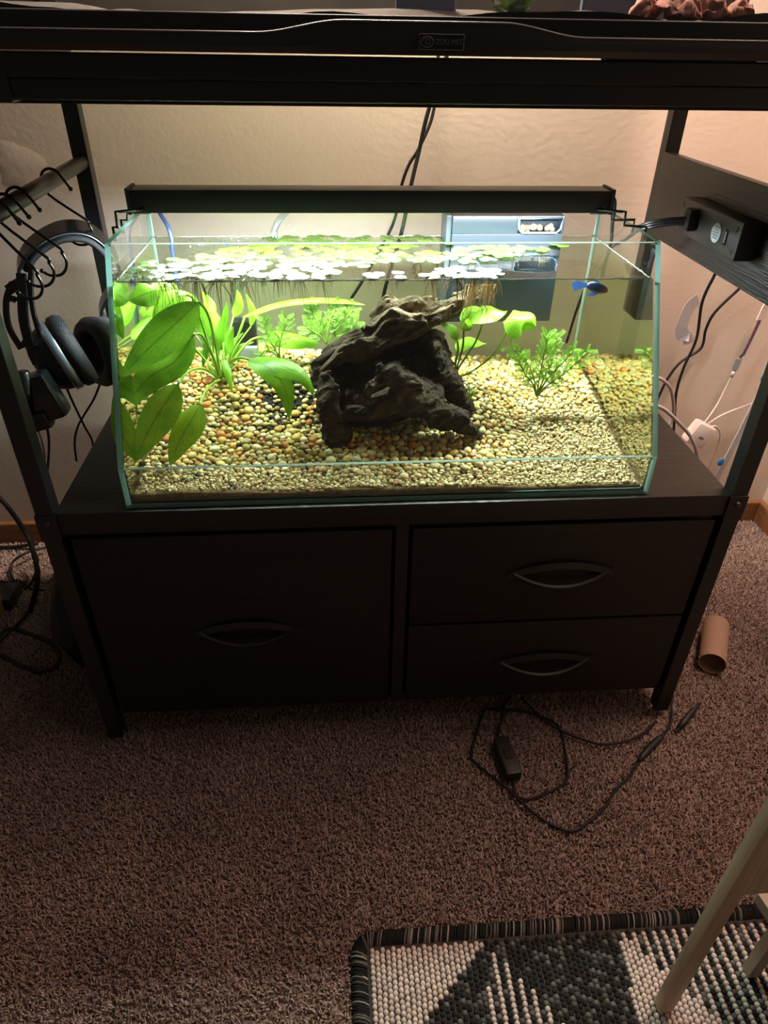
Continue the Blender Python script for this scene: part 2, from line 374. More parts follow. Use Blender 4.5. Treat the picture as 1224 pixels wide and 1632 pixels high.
# ================================================================== RACK
W2, D, p_ = .408, .403, .020
ZC, ZS = .4026, .797
rack = thing('storage_rack', 'black two tier storage rack with three drawers under the fish tank', 'rack', (0, .2, 0))
for sx in (-1, 1):
    for (ya, yb) in ((0, p_), (D-p_, D)):
        x0, x1 = (-W2, -W2+p_) if sx < 0 else (W2-p_, W2)
        q = MB().box((x0, ya, .018), (x1, yb, 1.25), bev=.0012).build('post', M['blackmetal'], rack)
        MB().lathe(((x0+x1)/2, (ya+yb)/2, 0), (0,0,1), [(0,0),(.013,0),(.015,.004),(.014,.016),(.006,.020),(0,.020)], 16).build('foot', M['rubber'], q, smooth=True)
        MB().box((x0-.0015, ya-.0015, ZC-.035), (x1+.0015, yb+.0015, ZC-.001), bev=.001).build('bracket', M['blackmetal'], q)
        if ya == 0:
            bl = MB().lathe(((x0+x1)/2, -.0015, ZC-.012), (0,-1,0), [(0,.003),(.003,.0025),(.004,0)], 10).build('bolt', M['greymetal'], q)
MB().box((-W2+p_, .001, ZC-.029), (W2-p_, D-.004, ZC), bev=.0008).build('top_board', M['blackwood'], rack, angle=40)
# lower frame around the drawers
MB().box((-.0075, .004, .062), (.0075, D-.02, ZC-.029)).build('divider', M['blackwood'], rack)
MB().box((-W2+p_, .022, .052), (W2-p_, D-.02, .062)).build('bottom_rail', M['blackmetal'], rack)
for sx in (-1, 1): MB().box((sx*(W2-.006)-.002, p_, .060), (sx*(W2-.006)+.002, D-p_, ZC-.029)).build('side_cover', M['bag'], rack)
def drawer(x0, x1, z0, z1, hx, hz, label):
    d = MB().box((x0, .003, z0), (x1, .013, z1), bev=.0015).box((x0+.006, .013, z0+.003), (x1-.006, .36, z1-.012), 1).build('drawer', [M['drawer'], M['bag']], rack, angle=40)
    tag(d, label)
    # eye shaped pull: two bowed straps meeting at the ends
    L, H, mb = .062, .015, MB()
    for s in (1, -1):
        pts = [(hx+L*t, .002-(.012 if s < 0 else .004)*(1-t*t), hz+s*H*(1-t*t)) for t in [i/9 for i in range(-9, 10)]]
        mb.ribbon(pts, (0, -.5 if s < 0 else .25, 1), .009, .0034)
    mb.box((hx-L-.006, .0, hz-.005), (hx-L+.006, .0045, hz+.005), bev=.001); mb.box((hx+L-.006, .0, hz-.005), (hx+L+.006, .0045, hz+.005), bev=.001)
    mb.build('handle', M['handle'], d, angle=50)
drawer(-.380, -.0125, .066, .366, -.195, .213, 'tall black drawer on the left')
drawer(.0125, .381, .2125, .366, .201, .292, 'upper right black drawer')
drawer(.0125, .381, .066, .2085, .203, .134, 'lower right black drawer')
# upper shelf: frame rails with a board dropped between them
MB().box((-W2-.004, -.001, ZS), (W2+.004, .020, ZS+.0145), bev=.001).build('shelf_rail', M['blackmetal'], rack)
MB().box((-W2-.004, -.003, ZS+.0150), (W2+.004, .016, .8285), bev=.001).build('shelf_rail', M['blackmetal'], rack)
MB().box((-W2, -.004, ZS-.002), (-.3195, .022, ZS+.02), bev=.001).build('bracket', M['blackmetal'], rack)
MB().box((-W2+p_, .02, ZS-.004), (W2-p_, D-.03, ZS+.006)).build('shelf_board', M['blackwood'], rack)
for sx in (-1, 1): MB().box((sx*(W2-.01)-.01, p_, ZS), (sx*(W2-.01)+.01, D-p_, .8285)).build('side_rail', M['blackmetal'], rack)
MB().box((-W2+p_, D-.02, ZS-.006), (W2-p_, D, ZS+.006)).build('back_rail', M['blackmetal'], rack)
MB().tube([(-.401+.003, p_-.002, .694), (-.401+.003, D-p_+.001, .700)], .0088, 20).build('hanging_rail', M['greymetal'], rack, smooth=True)
MB().box((.386, p_, .6120), (.398, D-p_, .7175), bev=.0008).build('side_panel', M['sidewood'], rack, angle=40)
for (y_, z_) in ((D-.035, .628),): MB().lathe((.386, y_, z_), (-1,0,0), [(0,.002),(.004,.0018),(.0045,0)], 12).build('screw', M['greymetal'], rack)

# ================================================================== TANK
XL, XR, YF, YK, YB = -.311, .289, .009, .1244, .3189
ZK, ZT = ZC+.050, ZC+.2572
GT = .006
def yfront(z): return YF if z < ZK else YF+(YK-YF)*(z-ZK)/(ZT-ZK)
tank = thing('aquarium', 'rimless glass aquarium with slanted front standing on the black rack', 'aquarium', (-.011, .16, ZC))
nrm = Vector((0, -(ZT-ZK), (YK-YF))).normalized()
def side(x0, x1, name):
    prof = [(YF, ZC), (YF, ZK), (YK, ZT), (YB, ZT), (YB, ZC)]
    mb = MB(); vs = [(x0, y, z) for y, z in prof]+[(x1, y, z) for y, z in prof]
    mb.add(vs, [(4,3,2,1,0), (5,6,7,8,9)], 0)
    mb.add(vs, [(i, (i+1)%5, (i+1)%5+5, i+5) for i in range(5)], 1)
    return mb.build(name, [M['glass'], M['edge']], tank)
side(XL, XL+GT, 'side_pane'); side(XR-GT, XR, 'side_pane')
a, b = XL+GT, XR-GT
def pane(name, poly, dx, edge_faces):
    mb = MB(); n = len(poly); vs = [(a, y, z) for y, z in poly]+[(b, y, z) for y, z in poly]
    for i in range(n): mb.add(vs, [(i, (i+1)%n, (i+1)%n+n, i+n)], 1 if i in edge_faces else 0)
    return mb.build(name, [M['glass'], M['seam']], tank)
dy = .0035
pane('lower_front_pane', [(YF, ZC+GT), (YF, ZK-.0004), (YF+dy, ZK-.0004), (YF+dy, ZC+GT)], 0, {1, 3})
pane('sloping_front_pane', [(YF, ZK+.0004), (YK, ZT), (YK+dy*.9, ZT-.0022), (YF+dy, ZK+.0004)], 0, {1, 3})
pane('back_pane', [(YB-GT, ZC+GT), (YB-GT, ZT), (YB, ZT), (YB, ZC+GT)], 0, {1})
MB().box((a, YF, ZC), (b, YB, ZC+GT)).build('bottom_pane', M['edge'], tank)
for x in (a+.001, b-.001):
    MB().tube([(x, YB-GT-.001, ZC+GT), (x, YB-GT-.001, ZT-.002)], .0013, 6).build('silicone_seam', M['seam'], tank)
    MB().tube([(x, YF+dy+.001, ZC+GT+.001), (x, YB-GT-.002, ZC+GT+.001)], .0018, 6).build('silicone_seam', M['seamdark'], tank)

# gravel ------------------------------------------------------------
GX0, GX1, GY0, GY1 = a+.0008, b-.0008, YF+GT+.0008, YB-GT-.0008
def sm(e0, e1, x): t = np.clip((x-e0)/(e1-e0), 0, 1); return t*t*(3-2*t)
def hgt(x, y):
    h = .4155+.004*vnoise(np.c_[x*20, y*20, x*0]) - .004*sm(-.1, .25, x)*(1-sm(.02,.08,y))
    h = h + (.036+.014*sm(-.05,-.3,x))*sm(.03, .31, y) + .024*np.exp(-(((x+.16)/.10)**2+((y-.25)/.09)**2)) + .006*np.exp(-(((x-.12)/.1)**2+((y-.2)/.08)**2))
    return h
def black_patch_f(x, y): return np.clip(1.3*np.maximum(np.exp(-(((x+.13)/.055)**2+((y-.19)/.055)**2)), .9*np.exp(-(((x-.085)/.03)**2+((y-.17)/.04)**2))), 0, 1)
gravel = thing('gravel_bed', 'mixed yellow brown and white pebble gravel covering the tank bottom', 'gravel', (-.011, .16, ZC+GT))
nx, ny = 100, 54
gx, gy = np.meshgrid(np.linspace(GX0, GX1, nx), np.linspace(GY0, GY1, ny)); hz = hgt(gx.ravel(), gy.ravel())-.0025
V = np.c_[gx.ravel(), gy.ravel(), hz]; V2 = V.copy(); V2[:,2] = ZC+GT+.0003
F = []
for j in range(ny-1):
    for i in range(nx-1): k = j*nx+i; F.append((k, k+1, k+nx+1, k+nx))
o2 = nx*ny
per = [i for i in range(nx)]+[j*nx+nx-1 for j in range(1,ny)]+[(ny-1)*nx+i for i in range(nx-2,-1,-1)]+[j*nx for j in range(ny-2,0,-1)]
for i in range(len(per)): q0, q1 = per[i], per[(i+1)%len(per)]; F.append((q0, q0+o2, q1+o2, q1))
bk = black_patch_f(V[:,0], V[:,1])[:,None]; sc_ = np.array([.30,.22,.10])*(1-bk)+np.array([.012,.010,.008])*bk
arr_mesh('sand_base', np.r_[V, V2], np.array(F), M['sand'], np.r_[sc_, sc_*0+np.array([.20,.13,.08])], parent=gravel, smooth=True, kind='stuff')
PAL = np.array([[.62,.50,.24],[.55,.36,.12],[.74,.68,.46],[.42,.36,.16],[.50,.22,.07],[.36,.33,.20],[.82,.78,.62],[.58,.47,.20],[.30,.24,.12],[.66,.55,.28],[.60,.33,.16]])
PW = np.array([.15,.12,.13,.10,.06,.09,.09,.10,.05,.08,.03]); PW /= PW.sum()
def ico(sub):
    bm = bmesh.new(); bmesh.ops.create_icosphere(bm, subdivisions=sub, radius=1); v = np.array([q.co[:] for q in bm.verts]); f = np.array([[q.index for q in g.verts] for g in bm.faces]); bm.free(); return v, f
I1, I2 = ico(1), ico(2)
def rmean(x, y):
    """pebble radius: fine grit in front and to the right, bigger stones in the middle"""
    fine = np.clip(np.maximum(1-sm(.035, .075, y)*1.0, sm(.12, .2, x)*(1-sm(.10, .16, y))), 0, 1)
    mid = np.exp(-(((x+.0)/.13)**2+((y-.05)/.05)**2))
    right = sm(.10, .2, x)*(1-sm(.14, .22, y))
    return .0016+.0015*(1-fine)*(1-.45*right)+.0014*mid*(1-fine*.5)
def black_patch(x, y):
    return np.maximum(np.exp(-(((x+.13)/.055)**2+((y-.19)/.055)**2)), .9*np.exp(-(((x-.085)/.03)**2+((y-.17)/.04)**2)))
def stones():
    out = []
    for layer, (n, mul, dz) in enumerate(((13000, 1.0, -.0006), (24000, .62, -.0004))):
        x = nr.uniform(GX0+.003, GX1-.003, n); y = nr.uniform(GY0+.003, GY1-.003, n)
        r = rmean(x, y)*mul*np.exp(nr.randn(n)*.28); r = np.minimum(r, .0064)
        out.append(np.c_[x, y, r, np.full(n, dz)])
    a_ = np.concatenate(out); a_ = a_[np.argsort(-a_[:,2])]
    cell = {}; keep = []
    for k, (x, y, r, dz) in enumerate(a_):
        ci, cj = int(x/.008), int(y/.008); ok = not (r > .0017 and nr.rand() < .85*black_patch(x, y))
        for ii in (ci-1, ci, ci+1):
            for jj in (cj-1, cj, cj+1):
                for (x2, y2, r2) in cell.get((ii,jj), ()):
                    if (x-x2)**2+(y-y2)**2 < ((r+r2)*.80)**2: ok = False; break
                if not ok: break
            if not ok: break
        if ok: cell.setdefault((ci,cj), []).append((x,y,r)); keep.append(k)
    return a_[keep]
ST = stones()
STh = hgt(ST[:,0], ST[:,1]); bp_ = black_patch(ST[:,0], ST[:,1])
def stone_xf(k):
    x, y, r, dz = ST[k]; s = np.array([r*nr.uniform(.95,1.25), r*nr.uniform(.8,1.05), r*nr.uniform(.62,.8)])
    an = nr.uniform(0, 6.28); tl = nr.randn(2)*.25
    Rz = np.array([[math.cos(an), -math.sin(an), 0],[math.sin(an), math.cos(an), 0],[0,0,1]]); Rx = np.array([[1,0,0],[0,math.cos(tl[0]),-math.sin(tl[0])],[0,math.sin(tl[0]),math.cos(tl[0])]])
    cx = min(max(x, GX0+r*1.3), GX1-r*1.3); cy = min(max(y, GY0+r*1.3), GY1-r*1.3)
    return Rz@Rx, s, np.array([cx, cy, STh[k]+r*.25+dz])
def stone_col(k):
    x, y = ST[k,0], ST[k,1]
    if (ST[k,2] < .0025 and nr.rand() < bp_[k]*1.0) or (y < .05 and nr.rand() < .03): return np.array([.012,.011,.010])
    c = PAL[nr.choice(len(PAL), p=PW)]*nr.uniform(.95,1.4)*np.array([1.08,1.0,.78])
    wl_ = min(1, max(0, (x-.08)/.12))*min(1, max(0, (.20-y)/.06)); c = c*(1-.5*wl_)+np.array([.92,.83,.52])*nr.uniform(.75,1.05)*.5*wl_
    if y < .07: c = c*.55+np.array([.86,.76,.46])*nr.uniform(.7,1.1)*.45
    return np.clip(c, 0, .95)
# the 300 that show largest are stones of their own
nbig = 0; vis = np.where((ST[:,1] < .19) & (bp_ < .35))[0][:300]; big = set(vis.tolist()); dmesh = []
for v in range(10):
    q = I2[0].copy(); q *= (1+.16*(vnoise(q*1.3+v*7.3)-.5))[:,None]; dmesh.append(q)
for k in vis:
    R_, s, c = stone_xf(k); v = (dmesh[k%10]*s)@R_.T
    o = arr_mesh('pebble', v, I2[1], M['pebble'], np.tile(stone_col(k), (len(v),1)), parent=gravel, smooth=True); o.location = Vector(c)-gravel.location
VV, FF, CC = [], [], []; off = 0
for k in range(len(ST)):
    if k in big: continue
    small = ST[k,2] < .0019; v0, f0 = (I1 if small else (dmesh[k%10], I2[1]))
    if small: v0 = v0*(1+.2*nr.randn(len(v0),1)*.5)
    R_, s, c = stone_xf(k); v = (v0*s)@R_.T+c
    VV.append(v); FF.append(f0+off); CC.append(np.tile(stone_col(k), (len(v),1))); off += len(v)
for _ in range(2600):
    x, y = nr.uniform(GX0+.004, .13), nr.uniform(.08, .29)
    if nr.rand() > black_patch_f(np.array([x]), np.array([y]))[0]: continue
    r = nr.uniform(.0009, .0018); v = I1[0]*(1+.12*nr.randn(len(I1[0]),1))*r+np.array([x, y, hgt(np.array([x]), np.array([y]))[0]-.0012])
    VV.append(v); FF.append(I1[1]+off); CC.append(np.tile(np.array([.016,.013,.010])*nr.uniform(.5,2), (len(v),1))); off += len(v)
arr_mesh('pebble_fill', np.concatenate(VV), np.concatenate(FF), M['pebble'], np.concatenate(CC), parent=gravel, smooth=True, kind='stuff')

# water -------------------------------------------------------------
ZW = ZC+.2212
e = .0004
water = MB()
wx0, wx1 = a+e, b-e; wb = YB-GT-e; wz0 = ZC+GT+.0005
wf = [(YF+dy+e, wz0), (YF+dy+e, ZK), (yfront(ZW)+dy+e, ZW)]
vs = [(wx0,*wf[0]), (wx0,*wf[1]), (wx0,*wf[2]), (wx0, wb, ZW), (wx0, wb, wz0)]; vs += [(wx1, y, z) for _, y, z in vs]
water.add(vs, [(2,7,8,3)], 0); water.add(vs, [(0,1,2,3,4), (5,9,8,7,6)], 1); water.add(vs, [(0,5,6,1), (1,6,7,2)], 2); water.add(vs, [(3,8,9,4)], 3)
wo = water.build('tank_water', [M['water_top'], M['water_side'], M['water_front'], M['water_back']])
tag(wo, 'clear greenish water filling the glass tank', 'water')
# meniscus where the surface climbs the glass
mb = MB(); yl = wf[2][0]
for (p0, p1) in (((wx0+.002, yl+.002, ZW), (wx1-.002, yl+.002, ZW)), ((wx1-.002, yl+.003, ZW), (wx1-.002, wb-.002, ZW)), ((wx0+.002, yl+.003, ZW), (wx0+.002, wb-.002, ZW)), ((wx0+.003, wb-.002, ZW), (wx1-.003, wb-.002, ZW))):
    p0, p1 = Vector(p0), Vector(p1); n = int((p1-p0).length/.004)
    pts = [p0+(p1-p0)*i/n+Vector((0,0,.0006*rnd.uniform(-1,1))) for i in range(n+1)]
    mb.tube(pts, [.0006+.0008*rnd.random()**3 for _ in pts], 6)
mb.build('meniscus', mat('pale_meniscus', (.28, .31, .27), .2, spec=.8, trans=.4), wo, smooth=True)  # pale grey green tube along the waterline
mb = MB()
for i in range(150):
    x, y = rnd.gauss(-.17, .05), rnd.uniform(.255, .305)
    if not -.28 < x < -.06: continue
    mb.ball((x, y, ZW+.0004), rnd.uniform(.0007, .0022), sub=1)
mb.build('bubble', clear('bubble_film', (.85,.92,1), 1.5, rough=.05), wo, smooth=True, kind='stuff')

# ================================================================== DRIFTWOOD (distance field, meshed)
def driftwood():
    def c(px, py, Y, r): p = P(px, py, Y); return np.array(p), r*pxsize(p)
    ch = [  # chains (px, py, depth, radius px), flatten in y
        ([(772,455,.205,4),(742,474,.20,11),(705,496,.19,17),(655,508,.18,21),(610,528,.17,22),(560,556,.16,20),(508,580,.15,12)]),
        ([(735,484,.165,8),(690,508,.15,12),(640,530,.14,14),(590,550,.13,14),(540,575,.125,11),(508,590,.12,7)]),
        ([(598,505,.18,13),(625,492,.18,17),(655,486,.18,14),(690,485,.19,9)]),
        ([(585,525,.14,10),(625,512,.14,14),(668,507,.145,8)]),
        ([(505,590,.15,12),(540,570,.18,16),(600,570,.20,34),(655,575,.19,32),(690,580,.18,27),(712,610,.17,22),(735,635,.16,14),(750,650,.155,7)]),
        ([(560,640,.16,34),(620,640,.16,36),(670,630,.15,32)]),
        ([(515,600,.165,20),(555,592,.18,26),(610,588,.185,28),(660,585,.18,26)]),
        ([(525,610,.15,16),(530,650,.15,18),(560,670,.15,16)]),
        ([(512,600,.13,11),(520,630,.12,13),(532,660,.115,16),(541,690,.11,20),(543,712,.11,19)]),
        ([(560,655,.12,14),(600,650,.11,20),(650,642,.11,25),(695,655,.11,21),(730,674,.11,15),(768,694,.11,7)]),
        ([(600,590,.115,8),(625,600,.105,18),(655,612,.10,16),(640,630,.10,16)]),
        ([(606,587,.10,7),(594,610,.09,6),(588,628,.095,8)]),
        ([(548,628,.10,5),(572,636,.095,7),(600,640,.10,8)]),
        ([(690,560,.17,14),(698,590,.165,13)]),
        ([(600,548,.19,22),(650,540,.195,24),(686,548,.19,20),(700,575,.18,18)]),
    ]
    sub = [(575,598,.075,24),(545,610,.075,18),(540,640,.075,9),(653,606,.078,7),(600,560,.10,13),(640,500,.125,5),(620,508,.12,4),(648,494,.15,4)]
    h = .0017
    lo = np.array([-.125, .055, .405]); hi = np.array([.135, .262, .630])
    n = np.ceil((hi-lo)/h).astype(int)
    gx, gy, gz = np.meshgrid(*[lo[i]+h*np.arange(n[i]) for i in range(3)], indexing='ij')
    Q = np.stack([gx.ravel(), gy.ravel(), gz.ravel()], 1)
    # warp for a gnarled outline
    Wp = np.stack([vnoise(Q*34+s) for s in (3.1, 17.7, 41.3)], 1)-.5
    Wq = np.stack([vnoise(Q*90+s) for s in (5.1, 27.7, 33.3)], 1)-.5
    Qw = Q+Wp*.013+Wq*.004
    def seg(a, ra, b, rb, X):
        d = b-a; t = np.clip(((X-a)@d)/(d@d), 0, 1); return np.linalg.norm(X-a-t[:,None]*d, axis=1)-(ra+(rb-ra)*t)
    F = np.full(len(Q), 1.0); k = .006
    for cc in ch:
        pr = [c(*q) for q in cc]
        for (a_, ra), (b_, rb) in zip(pr[:-1], pr[1:]):
            g = seg(a_, ra, b_, rb, Qw); hh = np.clip(.5+.5*(F-g)/k, 0, 1); F = F*(1-hh)+g*hh-k*hh*(1-hh)
    for s_ in sub:
        a_, ra = c(*s_); dd = (Qw-a_)*np.array([1,.7,1]); g = -(np.linalg.norm(dd, axis=1)-ra); F = np.maximum(F, g) 
    # grain: ridges running along the slab's lie
    dirv = np.array([.82, .1, .45]); dirv /= np.linalg.norm(dirv); side_ = np.array([-.45,0,.82]); side_ /= np.linalg.norm(side_); yv = np.array([0,1,0])
    G = np.stack([Qw@dirv*26, Qw@side_*230, Qw@yv*230], 1); n1 = vnoise(G); n2 = vnoise(np.stack([Qw@dirv*60, Qw@side_*480, Qw@yv*480], 1)+9)
    F += (n1-.5)*.0068+(n2-.5)*.0032 + np.abs(vnoise(Q*150)-.5)*.002
    F = F.reshape(n)
    # surface nets
    s = F < 0; cnt = np.zeros(n-1, int); acc = np.zeros((*(n-1), 3))
    ix = np.stack(np.meshgrid(*[np.arange(m) for m in n-1], indexing='ij'), -1).astype(float)
    corners = [(i,j,k_) for i in (0,1) for j in (0,1) for k_ in (0,1)]
    def sl(A, c_): return A[c_[0]:A.shape[0]-1+c_[0], c_[1]:A.shape[1]-1+c_[1], c_[2]:A.shape[2]-1+c_[2]]
    for c0 in corners:
        for ax in range(3):
            if c0[ax]: continue
            c1 = list(c0); c1[ax] = 1
            f0, f1 = sl(F, c0), sl(F, c1); cr = (f0 < 0) != (f1 < 0)
            t = np.where(cr, f0/(f0-f1+1e-20), 0)
            for d in range(3): acc[..., d] += np.where(cr, c0[d]+(t if d == ax else 0), 0)
            cnt += cr
    act = cnt > 0; idx = -np.ones(n-1, int); idx[act] = np.arange(act.sum())
    V = (ix[act]+acc[act]/cnt[act][:,None])*h+lo
    quads = []
    for ax in range(3):
        o = [q for q in range(3) if q != ax]
        A = np.moveaxis(s, ax, 0); I = np.moveaxis(idx, ax, 0); cr = A[:-1] != A[1:]
        cr = cr[:, 1:-1, 1:-1]; i, j, k_ = np.nonzero(cr); j += 1; k_ += 1
        q = np.stack([I[i,j-1,k_-1], I[i,j,k_-1], I[i,j,k_], I[i,j-1,k_]], 1); flip = A[i,j,k_] if ax != 1 else ~A[i,j,k_]
        q[~flip] = q[~flip][:, ::-1]; quads.append(q[(q >= 0).all(1)])
    Fq = np.concatenate(quads)
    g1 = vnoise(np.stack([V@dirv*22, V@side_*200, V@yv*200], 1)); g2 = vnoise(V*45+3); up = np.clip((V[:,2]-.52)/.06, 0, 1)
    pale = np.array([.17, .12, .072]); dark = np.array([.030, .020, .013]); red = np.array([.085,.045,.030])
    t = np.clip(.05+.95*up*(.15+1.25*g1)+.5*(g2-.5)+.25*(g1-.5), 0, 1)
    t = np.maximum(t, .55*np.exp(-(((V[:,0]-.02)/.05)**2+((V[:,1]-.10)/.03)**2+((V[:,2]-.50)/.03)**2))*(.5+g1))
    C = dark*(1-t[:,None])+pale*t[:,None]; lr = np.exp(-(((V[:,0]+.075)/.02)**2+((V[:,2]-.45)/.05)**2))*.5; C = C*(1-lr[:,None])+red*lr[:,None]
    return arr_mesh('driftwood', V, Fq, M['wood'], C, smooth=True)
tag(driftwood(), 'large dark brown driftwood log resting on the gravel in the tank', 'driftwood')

# ================================================================== LEAVES AND PLANTS
def spline(pts, n):
    pts = [Vector(p) for p in pts]
    if len(pts) == 2: return [pts[0].lerp(pts[1], i/n) for i in range(n+1)]
    q, _ = catmull(pts, 1, 8); L = [0]
    for a_, b_ in zip(q[:-1], q[1:]): L.append(L[-1]+(b_-a_).length)
    out = []; j = 0
    for i in range(n+1):
        t = L[-1]*i/n
        while j < len(L)-2 and L[j+1] < t: j += 1
        u = (t-L[j])/max(L[j+1]-L[j], 1e-9); out.append(q[j].lerp(q[j+1], min(max(u,0),1)))
    return out
def blade(mid, w, normal, shape='lance', n=16, m=6, fold=.18, wave=.0, lobes=0, seed=0):
    """leaf blade along the midrib; side by side with UVs; slightly folded and wavy"""
    P_ = spline(mid, n); vs = []; uv = []; rr = random.Random(seed)
    ph = rr.uniform(0, 6)
    for i, p in enumerate(P_):
        t = i/n; tg = (P_[min(i+1,n)]-P_[max(i-1,0)]).normalized(); N_ = Vector(normal); N_ = (N_-tg*N_.dot(tg)).normalized(); sd = tg.cross(N_)
        if shape == 'lance': f_ = math.sin(math.pi*min(1, t**.75))**.8*(1-.12*t)
        elif shape == 'oval': f_ = (max(0, math.sin(math.pi*t**.62)))**.6
        elif shape == 'strap': f_ = min(1, t*6+.25)*min(1, (1-t)*4)**.6
        else: f_ = max(0, 1-(2*t-1)**2)**.5
        f_ = max(f_, .03)
        for j in range(m+1):
            s = j/m*2-1
            vs.append(p+sd*(s*w/2*f_)+N_*(-fold*w*abs(s)**1.5*f_ + wave*w*abs(s)*math.sin(t*11+ph+(2 if s > 0 else 0)))); uv.append((j/m, t))
    fs = [(i*(m+1)+j, i*(m+1)+j+1, (i+1)*(m+1)+j+1, (i+1)*(m+1)+j) for i in range(n) for j in range(m)]
    return vs, fs, uv
def leafobj(name, blades, mt, parent, stalk=None, stalkmat=None):
    mb = MB(); uvs = []
    for vs, fs, uv in blades: mb.add(vs, fs, 0); uvs += uv
    nb = len(mb.f)
    me = bpy.data.meshes.new(name); me.from_pydata(mb.v, [], mb.f); me.materials.append(mt)
    ul = me.uv_layers.new(name='UVMap'); li = [0]*len(me.loops); me.loops.foreach_get('vertex_index', li)
    flat = []
    for i in li: flat += uvs[i]
    ul.data.foreach_set('uv', flat)
    o = link(name, me, parent, smooth=True)
    if stalk:
        s_ = MB(); s_.tube(stalk[0], stalk[1], 7, smooth=5); s_.build('stalk', stalkmat or M['stem'], o, smooth=True)
    return o
def PP(l): return [P(*q) for q in l]
def facing(p, up=.35):
    v = (CAMLOC-p).normalized(); return (v+Vector((0,0,up))).normalized()
# sword plant
sb = P(352, 606, .205); sword = thing('sword_plant', 'large sword plant with broad green leaves at left of the tank', 'plant', sb)
def sl_(mid, w, mt='leafA', stalk=None, up=.35, shape='lance', fold=.15, wave=.02, seed=0, sr=.0016):
    mid = PP(mid); st = None
    if stalk: st = ([*PP(stalk)], [sr*1.3]+[sr]*(len(stalk)-1))
    leafobj('leaf', [blade(mid, w, facing(mid[len(mid)//2], up), shape, 18, 6, fold, wave, seed=seed)], M[mt], sword, st)
B = (352, 604, .205)
sl_([(316,482,.125),(275,520,.10),(232,560,.085),(192,602,.075)], .044, stalk=[B,(345,560,.19),(333,505,.15),(318,482,.125)], up=.2, seed=1)
sl_([(308,535,.14),(280,575,.12),(240,600,.105),(205,640,.095),(193,668,.09)], .036, stalk=[B,(340,570,.18),(322,535,.155),(308,534,.14)], seed=2)
sl_([(284,612,.10),(262,645,.085),(235,690,.07),(214,738,.055)], .042, 'leafD', stalk=[B,(325,588,.17),(300,592,.13),(284,612,.10)], seed=3, up=.6)
sl_([(320,644,.10),(305,670,.085),(285,705,.07),(271,742,.055)], .036, 'leafD', stalk=[B,(338,612,.17),(325,628,.13),(318,645,.10)], seed=4, up=.6)
sl_([(200,600,.11),(198,650,.09),(197,700,.07),(206,745,.05)], .030, seed=5)
# folded leaf on the right
mid = PP([(396,574,.15),(430,588,.125),(455,620,.11),(461,668,.10)])
mid2 = PP([(396,574,.15),(440,582,.13),(480,598,.12),(501,632,.112)])
leafobj('leaf', [blade(mid, .030, facing(mid[1], 1.0), 'lance', 16, 6, .1, .03, seed=6), blade(mid2, .030, facing(mid2[1], 1.4), 'lance', 16, 6, .1, .03, seed=7)], M['leafA'], sword, (PP([B,(366,578,.19),(382,570,.165),(397,573,.15)]), .0017))
sl_([(357,572,.19),(362,590,.175),(367,610,.165),(370,626,.16)], .010, 'leafB', seed=8)
for k, (tip, w) in enumerate([((352,505,.24),.016),((372,520,.22),.014),((335,520,.23),.012),((388,530,.235),.008),((318,540,.22),.008),((345,498,.26),.018),((362,480,.23),.012),((330,478,.25),.022),((306,470,.22),.022),((405,545,.24),.007),((300,560,.22),.006)]):
    bx = B[0]+rnd.uniform(-6,6); mx_ = (bx*.45+tip[0]*.55+rnd.uniform(-4,4), (B[1]+tip[1])/2-8, (B[2]+tip[2])/2)
    sl_([(mx_[0], mx_[1]+12, mx_[2]), (mx_[0], mx_[1]-12, mx_[2]+.005), tip], w, 'leafB' if k%2 else 'leafA', stalk=[(bx, B[1], B[2]), ((bx+mx_[0])/2, (B[1]+mx_[1]+12)/2, B[2]), (mx_[0], mx_[1]+12, mx_[2])], seed=20+k, shape='lance', sr=.0012)
sl_([(388,505,.235),(440,486,.24),(500,478,.245),(550,480,.25),(582,486,.255)], .009, 'leafB', stalk=[B,(370,560,.22),(385,520,.23),(390,505,.235)], seed=40, shape='strap', up=1.2)
sl_([(424,536,.23),(450,540,.235),(480,544,.24),(510,548,.245)], .024, 'leafB', stalk=[B,(375,570,.21),(400,542,.225),(426,537,.23)], seed=41, shape='oval', up=.5)
sl_([(296,470,.19),(275,478,.18),(258,505,.17),(250,540,.165)], .030, 'leafB', stalk=[B,(330,540,.2),(310,480,.2),(296,470,.19)], seed=42)
sl_([(285,462,.2),(262,458,.19),(235,462,.18)], .026, 'leafB', seed=43)
sl_([(250,462,.17),(228,470,.16),(205,480,.15)], .030, 'leafB', seed=44)
for k, (a_, b_, w_) in enumerate([((300,520,.24),(262,470,.25),.022),((310,500,.25),(285,462,.26),.020),((282,540,.23),(240,505,.25),.024),((335,510,.25),(322,464,.26),.016),((268,520,.25),(215,470,.27),.024),((400,520,.25),(392,468,.26),.010),((372,505,.25),(378,462,.26),.014)]):
    sl_([a_, ((a_[0]+b_[0])/2+6, (a_[1]+b_[1])/2, (a_[2]+b_[2])/2), b_], w_, 'leafB', stalk=[B, ((a_[0]+B[0])/2, (a_[1]+B[1])/2-8, .22), a_], seed=60+k, sr=.0011)
cr = MB().ball(sb+Vector((0,0,.002)), (.007,.007,.006)); cr.build('crown', M['stemb'], sword, smooth=True)

